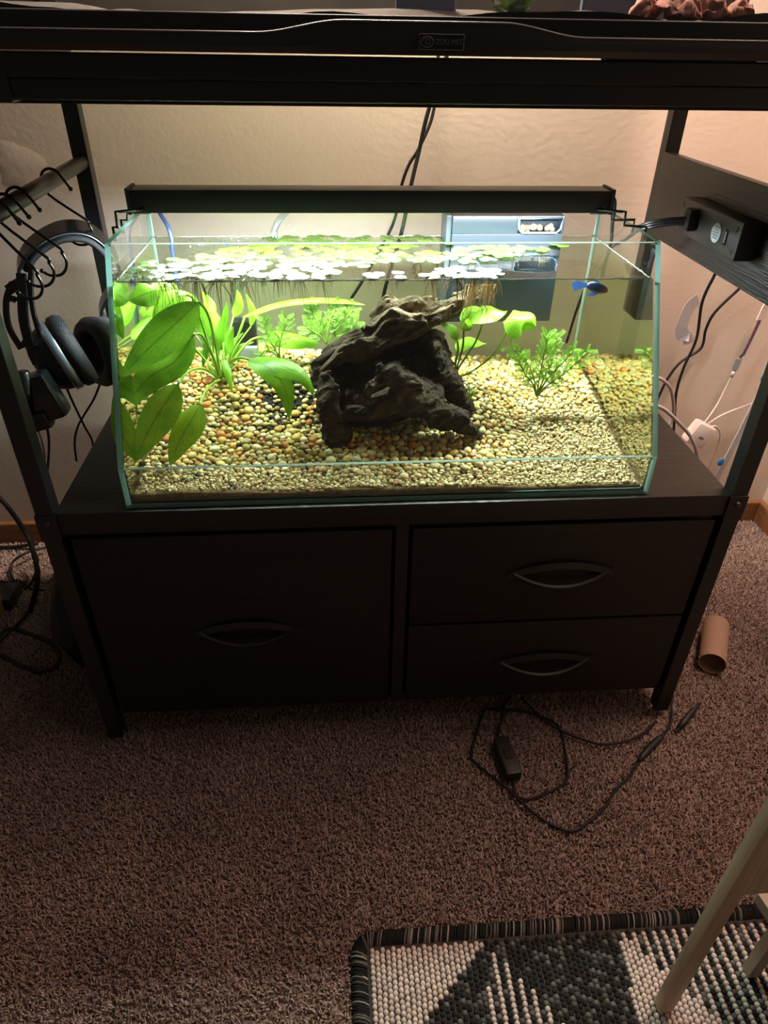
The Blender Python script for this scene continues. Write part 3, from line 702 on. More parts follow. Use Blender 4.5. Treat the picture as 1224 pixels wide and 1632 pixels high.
# round-leaved bright plant in the back left corner
rp = thing('round_leaf_plant', 'small bright plant with round cupped leaves in the back left corner', 'plant', P(215, 560, .24))
for k, (px, py, Y, r) in enumerate([(204,492,.25,.020),(205,525,.26,.021),(218,498,.20,.011),(212,540,.21,.012),(223,520,.21,.009),(198,470,.25,.016),(222,542,.23,.008)]):
    c = P(px, py, Y); n_ = facing(c, rnd.uniform(.2, 1)); u = n_.cross(Vector((rnd.uniform(-.3,.3),0,1))).normalized(); v_ = n_.cross(u)
    leafobj('leaf', [blade([c-v_*r, c+n_*r*.15, c+v_*r], 2*r, n_, 'round', 10, 6, -.15, .03, seed=k)], M['leafB'], rp, ([P(215,560,.24), (P(215,560,.24)+c)/2+Vector((rnd.uniform(-.004,.004),0,0)), c-v_*r*.9], .0009))

# plant with heart leaves on tall stalks right of the wood
HB = (722, 604, .185); hp_ = thing('lily_plant', 'plant with wavy green leaves on long stalks right of the driftwood', 'plant', P(*HB))
def hl(mid, w, stalk, mt='leafB', up=.8, fold=.1, wave=.07, sm_='stem', seed=0, shape='oval', r=.0013):
    mid = PP(mid); leafobj('leaf', [blade(mid, w, facing(mid[1], up), shape, 16, 8, fold, wave, seed=seed)], M[mt], hp_, (PP([HB]+stalk), [r*1.5]+[r]*len(stalk)), M[sm_])
hl([(738,494,.215),(765,500,.195),(788,496,.20),(808,496,.205)], .036, [(735,580,.19),(758,545,.195),(770,512,.195)], seed=1, up=2.0)
hl([(803,512,.175),(815,510,.17),(838,508,.165),(855,522,.16)], .040, [(755,590,.185),(790,560,.18),(808,526,.175)], seed=2, up=1.0, fold=.25)
hl([(729,543,.19),(726,532,.185),(714,520,.18),(702,516,.175)], .016, [(726,580,.187),(730,560,.19),(729,543,.19)], seed=3, shape='lance')
hl([(728,560,.20),(740,546,.21),(760,544,.22),(775,548,.225)], .022, [(724,590,.19),(726,575,.195),(728,560,.2)], seed=4, up=1.6, shape='lance')
hl([(738,512,.195),(744,520,.185),(748,506,.18)], .014, [(730,580,.187),(738,550,.19),(739,515,.195)], 'leafD', seed=5, sm_='stemb')
for k in range(5):
    q = P(722+rnd.uniform(-8,8), 604+rnd.uniform(0,6), .18); MB().tube([q, q+Vector((rnd.uniform(-.01,.01),-.005,.01)), q+Vector((rnd.uniform(-.018,.018),-.01,-.004))], .0007, 5, smooth=4).build('root', M['root'], hp_)

# feathery plants
def feather(name, label, base, stems, s=1.0, seed=0):
    r_ = random.Random(seed); bp0 = P(*base); t_ = thing(name, label, 'plant', bp0)
    for (pts, nl) in stems:
        pts = [bp0]+PP(pts); q = spline(pts, 14)
        st = MB().tube(q, [.0011*s]*len(q), 6).build('stem', M['stem'], t_, smooth=True)
        for k in range(nl):
            f_ = .30+.70*k/(nl-1); i = min(int(f_*14), 13); p = q[i].lerp(q[i+1], f_*14-i); tg = (q[i+1]-q[i]).normalized()
            for sg in (-1, 1):
                sdv = tg.cross(Vector((r_.uniform(-.5,.5), -1, r_.uniform(-.4,.4)))).normalized()*sg
                ln = s*r_.uniform(.012, .018)*(1-.35*abs(f_-.55)); dr = (sdv*.8+tg*(.55+.5*f_)+Vector((0,r_.uniform(-.5,.1),0))).normalized()
                mb = MB(); e_ = p+dr*ln+Vector((0,0,-.001)); mb.tube([p, (p+e_)/2+tg*.001, e_], [.0006*s,.0005*s,.0003*s], 4)
                n_ = facing(p, .5); nlob = 5
                for z in range(nlob):
                    u = (z+1)/(nlob+.2); c0 = p.lerp(e_, u)
                    for s2 in (-1, 1):
                        d2 = (dr*.8+dr.cross(n_)*s2).normalized(); l2 = ln*.42*(1-.35*u); ww = .00065*s
                        sdl = d2.cross(n_).normalized(); mb.add([c0-sdl*ww*.4, c0+d2*l2*.55-sdl*ww, c0+d2*l2, c0+d2*l2*.55+sdl*ww, c0+sdl*ww*.4], [(0,1,2,3,4)])
                sdl = dr.cross(n_).normalized(); mb.add([e_-dr*ln*.2-sdl*.001, e_+dr*ln*.22, e_-dr*ln*.2+sdl*.001], [(0,1,2)])
                mb.build('leaf', M['leafF'], t_)
    return t_
M['leafF'] = mat('feather_leaf', (.30, .60, .06), .4, trans=.45, var=.15, vscale=60)
feather('feathery_plant', 'pale green feathery plant on the gravel at right of the tank', (855,632,.15),
    [([(850,600,.16),(838,575,.165),(818,556,.17)],7), ([(862,590,.16),(868,560,.165),(872,534,.17)],8), ([(868,600,.16),(880,575,.165),(884,540,.175)],8), ([(872,605,.16),(895,580,.165),(912,560,.17)],7), ([(875,612,.155),(905,590,.16),(934,562,.165)],7), ([(848,610,.15),(836,595,.15),(828,575,.15)],6)], seed=3)
feather('feathery_plant', 'small feathery sprig right of the sword plant before the driftwood', (446,572,.20),
    [([(445,552,.20),(450,532,.205),(456,508,.21)],6), ([(438,556,.20),(428,536,.205),(421,512,.21)],6), ([(432,560,.19),(420,560,.185),(412,572,.18)],4)], seed=5, s=.95)
feather('feathery_plant', 'dense feathery sprig behind the left end of the driftwood', (520,548,.235),
    [([(512,525,.24),(502,505,.245),(495,488,.25)],6), ([(524,520,.24),(530,500,.245),(538,486,.25)],6), ([(532,530,.24),(548,512,.245),(560,495,.25)],6), ([(510,535,.235),(498,528,.235),(490,522,.235)],5), ([(535,535,.24),(550,528,.24),(566,515,.24)],5)], seed=8, s=1.05)
# grass sprig before the wood
gs = thing('grass_sprig', 'tiny dark grassy sprig lying on gravel right of the driftwood', 'plant', P(750,632,.13))
for k in range(9):
    q = P(752+rnd.uniform(-10,6), 632+rnd.uniform(-5,6), .13); d_ = Vector((rnd.uniform(-.012,.014), rnd.uniform(-.01,.004), rnd.uniform(.003,.016)))
    MB().tube([q, q+d_*.6+Vector((0,0,.004)), q+d_], [.0006,.0006,.0002], 4, smooth=4).build('blade', M['stem'], gs)

# floating plants ----------------------------------------------------
def inpoly(x, y, pl):
    c = False; n = len(pl)
    for i in range(n):
        x1, y1 = pl[i]; x2, y2 = pl[(i+1)%n]
        if (y1 > y) != (y2 > y) and x < (x2-x1)*(y-y1)/(y2-y1)+x1: c = not c
    return c
WP = lambda l: [tuple(P(x, y, ZW, 2)[:2]) for x, y in l]
zones = [('in the dense leafy mat at the left of the water', WP([(192,452),(192,432),(235,420),(340,410),(370,398),(480,384),(585,386),(600,398),(560,412),(540,430),(520,452)]), .0145),
         ('along the back glass', WP([(425,378),(720,374),(722,388),(660,396),(560,392),(430,389)]), .016),
         ('in the middle of the water surface', WP([(500,400),(620,396),(660,408),(600,420),(560,425),(510,415)]), .015),
         ('touching the front glass near the middle', WP([(560,452),(570,440),(660,440),(660,452)]), .016), ('close to the front glass before the filter', WP([(676,452),(680,432),(790,428),(800,452)]), .015),
         ('in the open middle before the filter', WP([(640,412),(700,402),(720,412),(690,418)]), .016), ('just before the filter wall', WP([(700,408),(760,394),(835,396),(830,406),(760,420)]), .014), ('farthest right by the filter window', WP([(800,400),(895,392),(892,399),(820,406)]), .017)]
fb = []
for zn, pl, sp in zones:
    xs_ = [q[0] for q in pl]; ys_ = [q[1] for q in pl]
    for _ in range(4000):
        x, y = rnd.uniform(min(xs_), max(xs_)), rnd.uniform(min(ys_), max(ys_))
        if not inpoly(x, y, pl) or x < wx0+.012 or x > wx1-.012 or y < yl+.010 or y > wb-.010: continue
        if all((x-u)**2+(y-v)**2 > (sp*1.25)**2 for u, v, _ in fb): fb.append((x, y, zn))
deep = {}
for i, (x, y, zn) in enumerate(fb):
    k = rnd.choice((2,3,3,4)); a0 = rnd.uniform(0, 6.28)
    t_ = thing('floating_plant', {2:'two',3:'three',4:'four'}[k]+' leaved green floating plant '+zn, 'floating plant', (x, y, ZW), 'floating plants '+zn)
    for j in range(k):
        an = a0+j*6.28/k+rnd.uniform(-.4,.4); r = rnd.uniform(.0052, .0088)
        d_ = Vector((math.cos(an), math.sin(an), 0)); c = Vector((x, y, ZW+.0012+rnd.uniform(0,.0014)))+d_*(r*1.02)
        c.x = min(max(c.x, wx0+r+.002), wx1-r-.002); c.y = min(max(c.y, yl+r*.9+.002), wb-r-.003)
        nn = Vector((rnd.uniform(-.09,.09), rnd.uniform(-.12,.06), 1)).normalized()
        leafobj('leaf', [blade([c-d_*r, c+Vector((0,0,.0004)), c+d_*r], 2*r*rnd.uniform(.88,1.05), nn, 'round', 9, 6, .05, .015, seed=i*7+j)], M['leafC'], t_)
    if y < yl+.06 or rnd.random() < .25:
        mb = MB(); L_ = rnd.choice((.012,.02,.03,.045)) ; hp0 = Vector((x, y, ZW-.0005))
        for j in range(rnd.randint(7, 15)):
            an = rnd.uniform(0, 6.28); sp_ = rnd.uniform(.1,.55)*L_; l_ = L_*rnd.uniform(.5, 1.1)
            yy = max(y+math.sin(an)*sp_, yfront(ZW-l_)+dy+.003-0) if True else 0
            mb.tube([hp0, hp0+Vector((math.cos(an)*sp_*.7, max(math.sin(an)*sp_*.7, -.004), -l_*.35)), hp0+Vector((math.cos(an)*sp_, max(math.sin(an)*sp_, -.003), -l_))], [.00045,.0003,.00018], 3, smooth=3)
        mb.build('root', M['root'], t_)
# the thick root tuft above the right plant
rt = thing('floating_plant', 'floating plant with a thick tuft of long brown roots by the filter', 'floating plant', P(768, 452, .14))
mb = MB()
for j in range(70):
    p0 = P(rnd.uniform(742,792), 453, .15+rnd.uniform(-.02,.03)); l_ = rnd.uniform(20, 58)*.8e-3
    mb.tube([p0, p0+Vector((rnd.uniform(-.004,.004),rnd.uniform(-.002,.004),-l_*.5)), p0+Vector((rnd.uniform(-.006,.006),rnd.uniform(-.002,.006),-l_))], [.0005,.0004,.0002], 3, smooth=3)
mb.build('root', M['root'], rt)
for j, (px, py) in enumerate([(752,449),(768,451),(785,449)]):
    c = P(px, py, ZW+.002, 2); c.y = max(c.y, yl+.012)
    leafobj('leaf', [blade([c-Vector((.009,0,0)), c+Vector((0,0,.001)), c+Vector((.009,0,0))], .016, (0,-.1,1), 'round', 9, 6, .06, .02, seed=j)], M['leafC'], rt)

# ================================================================== FISH
fp = P(944, 457, .130); fish = thing('betta_fish', 'small blue fish with pinkish face just below the water surface', 'fish', fp)
hd = P(969, 464, .122); ax_ = (hd-fp).normalized(); prof = [(-.36,.0015),(-.30,.003),(-.15,.0048),(.1,.0058),(.4,.0060),(.65,.0054),(.82,.0040),(.94,.0024),(1.0,.0008)]
L_ = (hd-fp).length
mb = MB(); vs = []; cols = []; zv = Vector((0,0,1)); zv = (zv-ax_*zv.dot(ax_)).normalized(); yv_ = ax_.cross(zv)
for (t, r) in prof:
    for j in range(12): an = 6.2832*j/12; vs.append(fp+ax_*L_*t+zv*math.cos(an)*r+yv_*math.sin(an)*r*.6); cols.append((.32,.15,.12) if t > .8 else ((.10,.12,.25) if t > .62 else (.015,.04,.14)))
mb.add(vs, [(i*12+j, i*12+(j+1)%12, (i+1)*12+(j+1)%12, (i+1)*12+j) for i in range(len(prof)-1) for j in range(12)]+[tuple(range(11,-1,-1)), tuple((len(prof)-1)*12+j for j in range(12))])
fo = mb.build('body', M['fish'], fish, smooth=True); setcol(fo, np.array(cols))
fin = mat('fish_fin', (.02,.05,.18), .4, trans=.4)
mb = MB(); t0 = fp-ax_*L_*.33
mb.add([t0+zv*.002, t0-zv*.002, t0-ax_*.012-zv*.010, t0-ax_*.017-zv*.004, t0-ax_*.017-zv*.001, t0-ax_*.012+zv*.002], [(0,1,2,3,4,5)]); mb.build('tail_fin', fin, fish)
mb = MB(); mb.add([fp+ax_*L_*.1-zv*.006, fp+ax_*L_*.5-zv*.006, fp+ax_*L_*.25-zv*.010, fp-ax_*L_*.2-zv*.011], [(0,1,2,3)]); mb.build('anal_fin', fin, fish)
mb = MB(); mb.add([fp+ax_*L_*.05+zv*.006, fp+ax_*L_*.35+zv*.006, fp+ax_*L_*.1+zv*.0095, fp-ax_*L_*.15+zv*.0090], [(0,1,2,3)]); mb.build('dorsal_fin', fin, fish)
mb = MB(); q = fp+ax_*L_*.55-yv_*.0042; mb.add([q, q-ax_*.008-zv*.006-Vector((0,.002,0)), q-ax_*.010-Vector((0,.002,0))], [(0,1,2)]); mb.build('side_fin', fin, fish)
for s in (1,-1): MB().ball(fp+ax_*L_*.86+zv*.0012+yv_*.0026*s, .0011, sub=2).build('eye', M['shinyblack'], fish, smooth=True)

# ================================================================== EQUIPMENT IN THE TANK
f0, f1 = .079, .2225; fy0, fy1 = .262, .3105; fz0, fz1 = .523, .6585
filt = thing('internal_filter', 'dark box filter hung inside the back right of the tank', 'filter', (.15, .29, fz0))
mb = MB(); wo0, wo1, oz0, oz1 = .163, .219, .6385, .6560
mb.box((f0, fy0, fz0), (f1, fy1, oz0-.001), bev=.002); mb.box((f0, fy0, oz0-.001), (wo0, fy1, fz1), bev=.001); mb.box((wo1, fy0, oz0-.001), (f1, fy1, fz1), bev=.001); mb.box((wo0, fy0+.018, oz0-.001), (wo1, fy1, fz1)); mb.box((wo0, fy0, oz1), (wo1, fy1, fz1), bev=.0006)
mb.build('filter_case', M['filter'], filt, angle=40)
mb = MB(); fr = [(wo0,oz1),(wo0+.001,oz0+.005),(wo0+.006,oz0),(wo1-.006,oz0),(wo1-.001,oz0+.005),(wo1,oz1)]
mb.tube([(x, fy0-.001, z) for x, z in fr]+[(wo0, fy0-.001, oz1)], .0014, 6); mb.build('window_rim', M['filterrim'], filt, smooth=True)
mb = MB()
for j in range(26): mb.ball((rnd.uniform(wo0+.006, wo1-.008), fy0+rnd.uniform(.006,.014), oz0+rnd.uniform(.001,.006)), rnd.uniform(.003,.0045), sub=1)
mb.build('filter_sponge', M['sponge'], filt, smooth=True)
MB().box((f0-.007, fy0+.004, fz0+.02), (f0-.0004, fy1, fz1), bev=.001).build('side_channel', mat('dim_grey_plastic', (.03,.04,.045), .3), filt)
MB().box((f0+.01, fy1, fz1-.004), (f1-.01, YB+.004, fz1+.004), bev=.001).build('hanger', M['filter'], filt)

def cable(name, label, pts, r, m_, cat='cable', sm_=7, parent=None, n=8):
    o = MB().tube([Vector(p) for p in pts], r, n, smooth=sm_).build(name, m_, parent, smooth=True)
    if not parent: tag(o, label, cat)
    return o
cable('airline_tube', 'dark blue air tube dipping into the back left water', PP([(250,332,.318),(258,345,.31),(268,362,.30),(274,385,.295)])+[P(276,410,.29), P(292,520,.27)], .0028, M['airline'], 'tube')
sf = thing('sponge_filter', 'small black block filter with clear tube behind the sword plant', 'filter', P(390, 560, .27))
MB().box((-.016,-.010,-.02), (.016,.010,.02), bev=.003).build('weight_block', M['blackplastic'], sf, angle=40).location = P(390,532,.27)-sf.location
MB().box((-.013,-.008,-.016), (.013,.008,.008), bev=.003).build('clear_base', mat('milky_plastic', (.45,.52,.50), .3, trans=.4), sf, angle=40).location = P(396,560,.26)-sf.location
MB().tube(PP([(460,334,.312),(447,348,.30),(437,368,.292),(432,400,.285),(375,470,.27),(385,520,.268)]), .0045, 10, smooth=6).build('clear_tube', M['cleartube'], sf, smooth=True)

# ================================================================== LAMP BAR
bx0, bx1, by0, by1, bz0, bz1 = -.300, .256, .197, .232, .6745, .6985
lamp = thing('aquarium_light', 'long black aquarium light bar resting on wire legs over the tank', 'lamp', (-.022, .215, ZT))
MB().box((bx0+.004, by0, bz0), (bx1-.004, by1, bz1), bev=.0015).build('light_housing', M['blackmetal'], lamp, angle=40)
for x in (bx0, bx1-.004): MB().box((x, by0-.001, bz0-.0015), (x+.004, by1+.001, bz1+.0015), bev=.0008).build('end_cap', M['blackplastic'], lamp)
mb = MB()
for i in range(40): x = bx0+.02+i*(bx1-bx0-.04)/39; mb.box((x-.003, .2115, bz0-.0010), (x+.003, .2175, bz0-.0002))
mb.build('diode_row', M['led'], lamp, kind='stuff')
for sx, xe, xr in ((-1, bx0, XL+.003), (1, bx1, XR-.003)):
    for yy in (.176, .212):
        ins = xe-sx*.02
        pts = [(ins, yy if yy > .2 else .2, bz0+.004 if yy < .2 else bz0-.0035), (xe+sx*.003, yy, bz0+.006 if yy < .2 else bz0-.0035), (xe+sx*.008, yy, bz0+.006 if yy < .2 else bz0-.0035), (xe+sx*.009, yy, ZT+.006), (xr-sx*.001, yy, ZT+.0045), (xr+sx*.006, yy, ZT+.0045), (xr+sx*.006, yy, ZT-.010)]
        if yy > .2: pts = [(ins, .215, bz0-.0028), (xe+sx*.006, .214, bz0-.0028), (xe+sx*.007, .213, ZT+.004), (xr+sx*.006, .213, ZT+.0045), (xr+sx*.006, .213, ZT-.010)]
        MB().tube(pts, .0016, 6).build('wire_leg', M['blackmetal'], lamp, smooth=True)
MB().tube([(bx1, .226, bz1-.010), (bx1+.014, .232, bz1-.016), (bx1+.022, .245, bz1-.045), (XR+.012, .30, .60), (XR+.03, .42, .50), (XR+.03, .45, .42)], .0022, 8, smooth=6).build('power_cord', M['rubber'], lamp, smooth=True)

# ================================================================== TERRARIUM ON THE SHELF
ter = thing('terrarium', 'black framed glass terrarium standing on the upper shelf', 'terrarium', (0, .2, .8285))
TX, TY0, TY1 = .455, -.006, .400
def zt(x):
    s = lambda a_, b_: max(0, min(1, (x-a_)/(b_-a_)))
    up = s(-.128, -.060); dn = s(.062, .128); sc = lambda t: t*t*(3-2*t)
    return .8440+.0085*(sc(up)-sc(dn))
mb = MB(); xs_ = [-TX+i*(2*TX)/120 for i in range(121)]
vs = []
for x in xs_: z = zt(x); vs += [(x, TY0-.004, .8300), (x, TY0-.0065, .8345), (x, TY0-.0045, z-.0022), (x, TY0-.0035, z-.0006), (x, TY0-.0015, z), (x, TY0+.010, z), (x, TY0+.010, .8300)]
k = 7
mb.add(vs, [(i*k+j, (i+1)*k+j, (i+1)*k+(j+1)%k, i*k+(j+1)%k) for i in range(120) for j in range(k)]+[tuple(range(k)), tuple(120*k+j for j in range(k-1,-1,-1))])
fr_ = mb.build('bottom_frame', M['shinyblack'], ter, angle=35)
MB().tube([(x, TY0-.0042, zt(x)-.0010) for x in xs_], .0007, 6).build('frame_edge_glint', M['edge_glint'], fr_, smooth=True)  # thin pale bead drawn as the highlight on the frame's upper edge
MB().box((-TX, TY0+.010, .8300), (TX, TY0+.016, .8555), bev=.0012).build('inner_frame', M['shinyblack'], ter)
MB().tube([(-TX, TY0+.0098, .8548), (TX, TY0+.0098, .8548)], .0006, 5).build('frame_edge_glint', M['edge_glint'], ter)
for sx in (-1,1): MB().box((sx*TX-.008, TY0+.012, .8300), (sx*TX+.008, TY1, .8600)).build('side_frame', M['shinyblack'], ter)
MB().box((-TX, TY1-.01, .8300), (TX, TY1, .8600)).build('back_frame', M['shinyblack'], ter)
MB().box((-TX, TY0+.014, .8330), (TX, TY1-.004, .8380)).build('floor_pan', M['shinyblack'], ter)
MB().box((-TX, TY0+.011, .8555), (TX, TY0+.015, 1.25)).build('front_pane', M['tglass'], ter)
for (x0, x1, nm) in ((.150, .275, 'spacer'), (-.44, -.33, 'spacer')): MB().box((x0, -.002, .8285), (x1, .012, .8330)).build(nm, M['rubber'], ter)
nx2 = 60; g2x, g2y = np.meshgrid(np.linspace(-TX+.01, TX-.01, nx2), np.linspace(TY0+.02, TY1-.02, 30)); hh = .850+.014*vnoise(np.c_[g2x.ravel()*14, g2y.ravel()*14, g2y.ravel()*0])
F2 = np.array([(j*nx2+i, j*nx2+i+1, (j+1)*nx2+i+1, (j+1)*nx2+i) for j in range(29) for i in range(nx2-1)])
arr_mesh('substrate', np.c_[g2x.ravel(), g2y.ravel(), hh], F2, M['substrate'], parent=ter, smooth=True)
MB().box((-.01, .12, .858), (.045, .128, .96), bev=.002).build('backing_tile', M['bluegrey'], ter)
MB().box((.155, .10, .856), (.215, .108, .95), bev=.002).build('backing_tile', M['bluegrey'], ter)
MB().box((-TX, TY1-.014, .86), (TX, TY1-.011, 1.22)).build('background_sheet', mat('dark_brown_background', (.018,.015,.010), .8, var=.5, vscale=12), ter)
for k, (px, Y, r) in enumerate([(1020,.03,.012),(1042,.045,.016),(1062,.03,.010),(1085,.05,.016),(1105,.04,.012),(1128,.05,.018),(1150,.06,.012),(1180,.05,.014)]):
    c = P(px, 12, Y); r *= .7; b_ = MB().ball((c.x, Y, .862+.002*(k%3)), (r, r*.8, r*.7), sub=3); o = b_.build('rock', M['rock'], ter, smooth=True)
    for v in o.data.vertices: v.co += Vector((vnoise(np.array([[v.co.x*120+k, v.co.y*120, v.co.z*120]]))[0]-.5, vnoise(np.array([[v.co.x*210+k, v.co.y*210, v.co.z*210+7]]))[0]-.5, vnoise(np.array([[v.co.x*160+k, v.co.y*160, v.co.z*160+3]]))[0]-.5))*r*1.1
for k in range(14):
    b0 = P(815+rnd.uniform(-14,14), 18, .05); b0.z = .855; e_ = b0+Vector((rnd.uniform(-.02,.02), rnd.uniform(-.01,.01), rnd.uniform(.008,.03)))
    leafobj('leaf', [blade([b0, (b0+e_)/2+Vector((0,0,.004)), e_], .006, (0,-1,.5), 'lance', 6, 3, .1, 0, seed=k)], M['leafC'], ter)
# badge
bc0, bc1 = P(668, 54, TY0-.0075), P(738, 80, TY0-.0075); y_ = TY0-.0085
badge = MB().box((bc0.x, y_, bc1.z), (bc1.x, y_+.003, bc0.z), bev=.0004).build('badge', M['emblemback'], ter)
rim = MB()
for (p0, p1) in (((bc0.x,bc1.z),(bc1.x,bc1.z)),((bc1.x,bc1.z),(bc1.x,bc0.z)),((bc1.x,bc0.z),(bc0.x,bc0.z)),((bc0.x,bc0.z),(bc0.x,bc1.z))): rim.tube([(p0[0], y_, p0[1]), (p1[0], y_, p1[1])], .0003, 4)
rim.build('badge_rim', M['emblem'], badge)
def text(s, size, loc, mt, parent, rot=(math.pi/2,0,0), ext=.0001):
    cu = bpy.data.curves.new('lettering', 'FONT'); cu.body = s; cu.size = size; cu.extrude = ext; cu.materials.append(mt)
    o = bpy.data.objects.new('lettering', cu); me_ = bpy.data.meshes.new_from_object(o); bpy.data.objects.remove(o); o = bpy.data.objects.new('lettering', me_); COL.objects.link(o); o.parent = parent; o.location = loc if parent.type != 'EMPTY' else Vector(loc)-parent.location; o.rotation_euler = rot; return o
hB = bc0.z-bc1.z; text('ZOO MED', hB*.50, (bc0.x+.0125, y_-.0004, bc1.z+hB*.36), M['emblem'], badge)
sw = MB(); cxx, czz = bc0.x+.0062, (bc0.z+bc1.z)/2
sw.tube([(cxx+math.cos(t)*.0048, y_-.0003, czz+math.sin(t)*.0034) for t in [i*6.2832/24 for i in range(25)]], .0004, 5)
sw.tube([(cxx+math.cos(t)*.0004*t, y_-.0003, czz+math.sin(t)*.00028*t) for t in [i*.4 for i in range(24)]], .0003, 5)
sw.build('swirl_emblem', M['emblem'], badge)

# ================================================================== CABLES BEHIND THE TANK
cable('hanging_cable', 'black cable behind the tank, curving left of its twin', PP([(700,60,.49),(692,172,.485),(670,232,.48),(652,262,.48),(640,296,.48),(625,360,.48),(575,452,.47),(528,520,.46)]), .0024, M['rubber'])
cable('hanging_cable', 'black cable behind the tank, straighter and right of its twin', PP([(722,60,.475),(684,172,.47),(668,240,.47),(655,296,.465),(640,370,.46),(615,455,.46),(600,530,.46)]), .0030, M['rubber'])
# ================================================================== POWER STRIP ON THE SIDE PANEL
ps = thing('power_strip', 'dark power strip screwed to the inside of the rack side panel', 'power strip', (.37, .17, .66))
zq0, zq1, yq0, yq1, xq0, xq1 = .6450, .6850, .095, .245, .361, .3855
MB().box((xq0, yq0, zq0), (xq1, yq1, zq1), bev=.003).build('strip_body', mat('charcoal_plastic', (.040,.036,.034), .42), ps, angle=40)
for (y, z) in ((yq0+.008, zq0+.008), (yq0+.008, zq1-.008), (yq1-.008, zq0+.008), (yq1-.008, zq1-.008)):
    MB().lathe((xq0+.0006, y, z), (-1,0,0), [(.0028,0),(.0028,.0008),(.0016,.0008),(.0016,0),(0,0)], 14).build('screw_hole', M['shinyblack'], ps)
MB().lathe((xq0-.0002, .1445, .6645), (-1,0,0), [(0,.0006),(.0105,.0006),(.0105,0)], 32).build('sticker', M['sticker'], ps)
mb = MB()
for k in range(5): mb.box((xq0-.0011, .139, .6585+k*.003), (xq0-.0007, .150, .6591+k*.003))
mb.build('print', M['grey'], ps)
u_ = MB().box((xq0-.0009, .1195, .6565), (xq0+.002, .1255, .6725)).build('usb_port', M['shinyblack'], ps)
MB().box((xq0-.0012, .1210, .6585), (xq0-.0008, .1240, .6705)).build('usb_tongue', M['sock'], u_)
pl = MB().box((xq0-.013, .1900, .6550), (xq0-.0003, .2070, .6800), bev=.004).build('plug', M['rubber'], ps, angle=40)
for k in range(3): MB().tube([(xq0-.010, .199, .6630+k*.003), (xq0-.035, .212, .6580+k*.003), (xq0-.052, .232, .6480+k*.0025), (XR+.016, .255, .6330), (XR+.014, .33, .59), (XR+.02, .40, .50)], .0021, 7, smooth=6).build('plug_cord', mat('grey_black_cord', (.03,.03,.035), .3, spec=.7) if k == 0 else bpy.data.materials['grey_black_cord'], pl, smooth=True)

# cords to the right of the tank
cable('black_cable', 'straight black cord with a clear label hanging right of the tank', PP([(1148,420,.44),(1138,440,.45),(1119,482,.46),(1110,540,.47),(1090,585,.475),(1078,625,.48),(1075,665,.48),(1073,700,.48)]), .0026, M['rubber'])
cable('black_cable', 'curvy black cord crossing the straight one right of the tank', PP([(1190,445,.45),(1178,460,.46),(1140,497,.47),(1125,525,.48),(1117,555,.485),(1085,577,.485),(1065,602,.485),(1050,632,.485),(1040,660,.485)]), .0024, M['rubber'])
lb = MB(); lc = PP([(1113,478,.455),(1100,488,.452),(1090,510,.450),(1086,528,.452),(1094,540,.456),(1104,535,.458)])
lb.ribbon(lc, (.5,.1,-.35), .022, .0005, smooth=5); o = lb.build('cord_label', M['label_film']); tag(o, 'clear curled plastic label wrapped on the straight black cord', 'label')
cable('grey_cord', 'thick grey cord arching behind the right end of the tank', PP([(1040,600,.43),(1055,605,.44),(1068,618,.45),(1073,640,.455),(1072,665,.46),(1060,690,.46)]), .0030, M['greycord'])
cable('grey_cord', 'thick grey cord lying over the back edge of the rack top', PP([(1040,645,.405),(1058,652,.41),(1080,672,.415),(1098,692,.42),(1108,712,.42)])+[P(1112,735,.43)], .0034, M['greycord'])
ad = thing('wall_adapter', 'white plug adapter with white cords behind the rack at right', 'adapter', P(1113, 690, .46))
c = P(1113, 692, .46); Rm = Matrix.Rotation(.45, 3, 'Y')
MB().box(c+Vector((-.020,-.012,-.022)), c+Vector((.022,.014,.024)), bev=.007, rot=Rm, org=c).build('adapter_body', M['white'], ad, angle=40)
MB().box(c+Vector((-.004,-.0128,-.003)), c+Vector((.006,-.0118,.001)), rot=Rm, org=c).build('port', M['grey'], ad)
def adc(pts, r=.0019): MB().tube(PP(pts), r, 8, smooth=7).build('cord', M['whitecord'], ad, smooth=True)
adc([(1118,680,.46),(1140,650,.47),(1155,622,.475),(1166,600,.475)])
adc([(1118,682,.46),(1150,662,.47),(1185,648,.475),(1206,640,.475),(1218,636,.475)])
adc([(1124,686,.46),(1140,679,.465),(1148,692,.47),(1143,715,.47),(1132,742,.47),(1120,770,.47)])
us = thing('cord_connector', 'purple grey cord with a black connector joined to a white cord', 'connector', P(1180, 575, .475))
MB().tube(PP([(1166,600,.4745),(1171,590,.4745)]), .0034, 10).build('white_sleeve', M['white'], us, smooth=True)
MB().tube(PP([(1171,589,.4745),(1178,572,.4745)]), .0058, 4).build('connector_block', M['grey'], us)
MB().tube(PP([(1179,570,.4745),(1184,565,.4745)]), .0022, 8).build('collar', M['blackplastic'], us)
MB().ribbon(PP([(1184,566,.4745),(1197,540,.474),(1211,510,.473)]), (1,0,-.3), .0052, .002).build('flat_cord', M['purple'], us)
MB().ribbon(PP([(1211,510,.473),(1219,492,.472),(1235,465,.47)]), (1,0,-.3), .012, .003).build('white_end', M['white'], us)
ls = thing('light_strip', 'long pale light strip with blue clips leaning in the corner', 'light strip', P(1145, 760, .45))
MB().ribbon(PP([(1242,560,.43),(1224,598,.435),(1200,650,.44),(1172,705,.445),(1145,757,.45),(1136,775,.452)]), (1,0,.35), .0115, .0022).build('strip', M['strip'], ls)
for (px, py) in ((1220,601),(1151,735)):
    q = P(px, py, .4385 if px > 1200 else .4465)-Vector((.004,.003,0)); MB().ball(q, (.0065,.002,.009), sub=2).build('clip', M['blue'], ls, smooth=True)
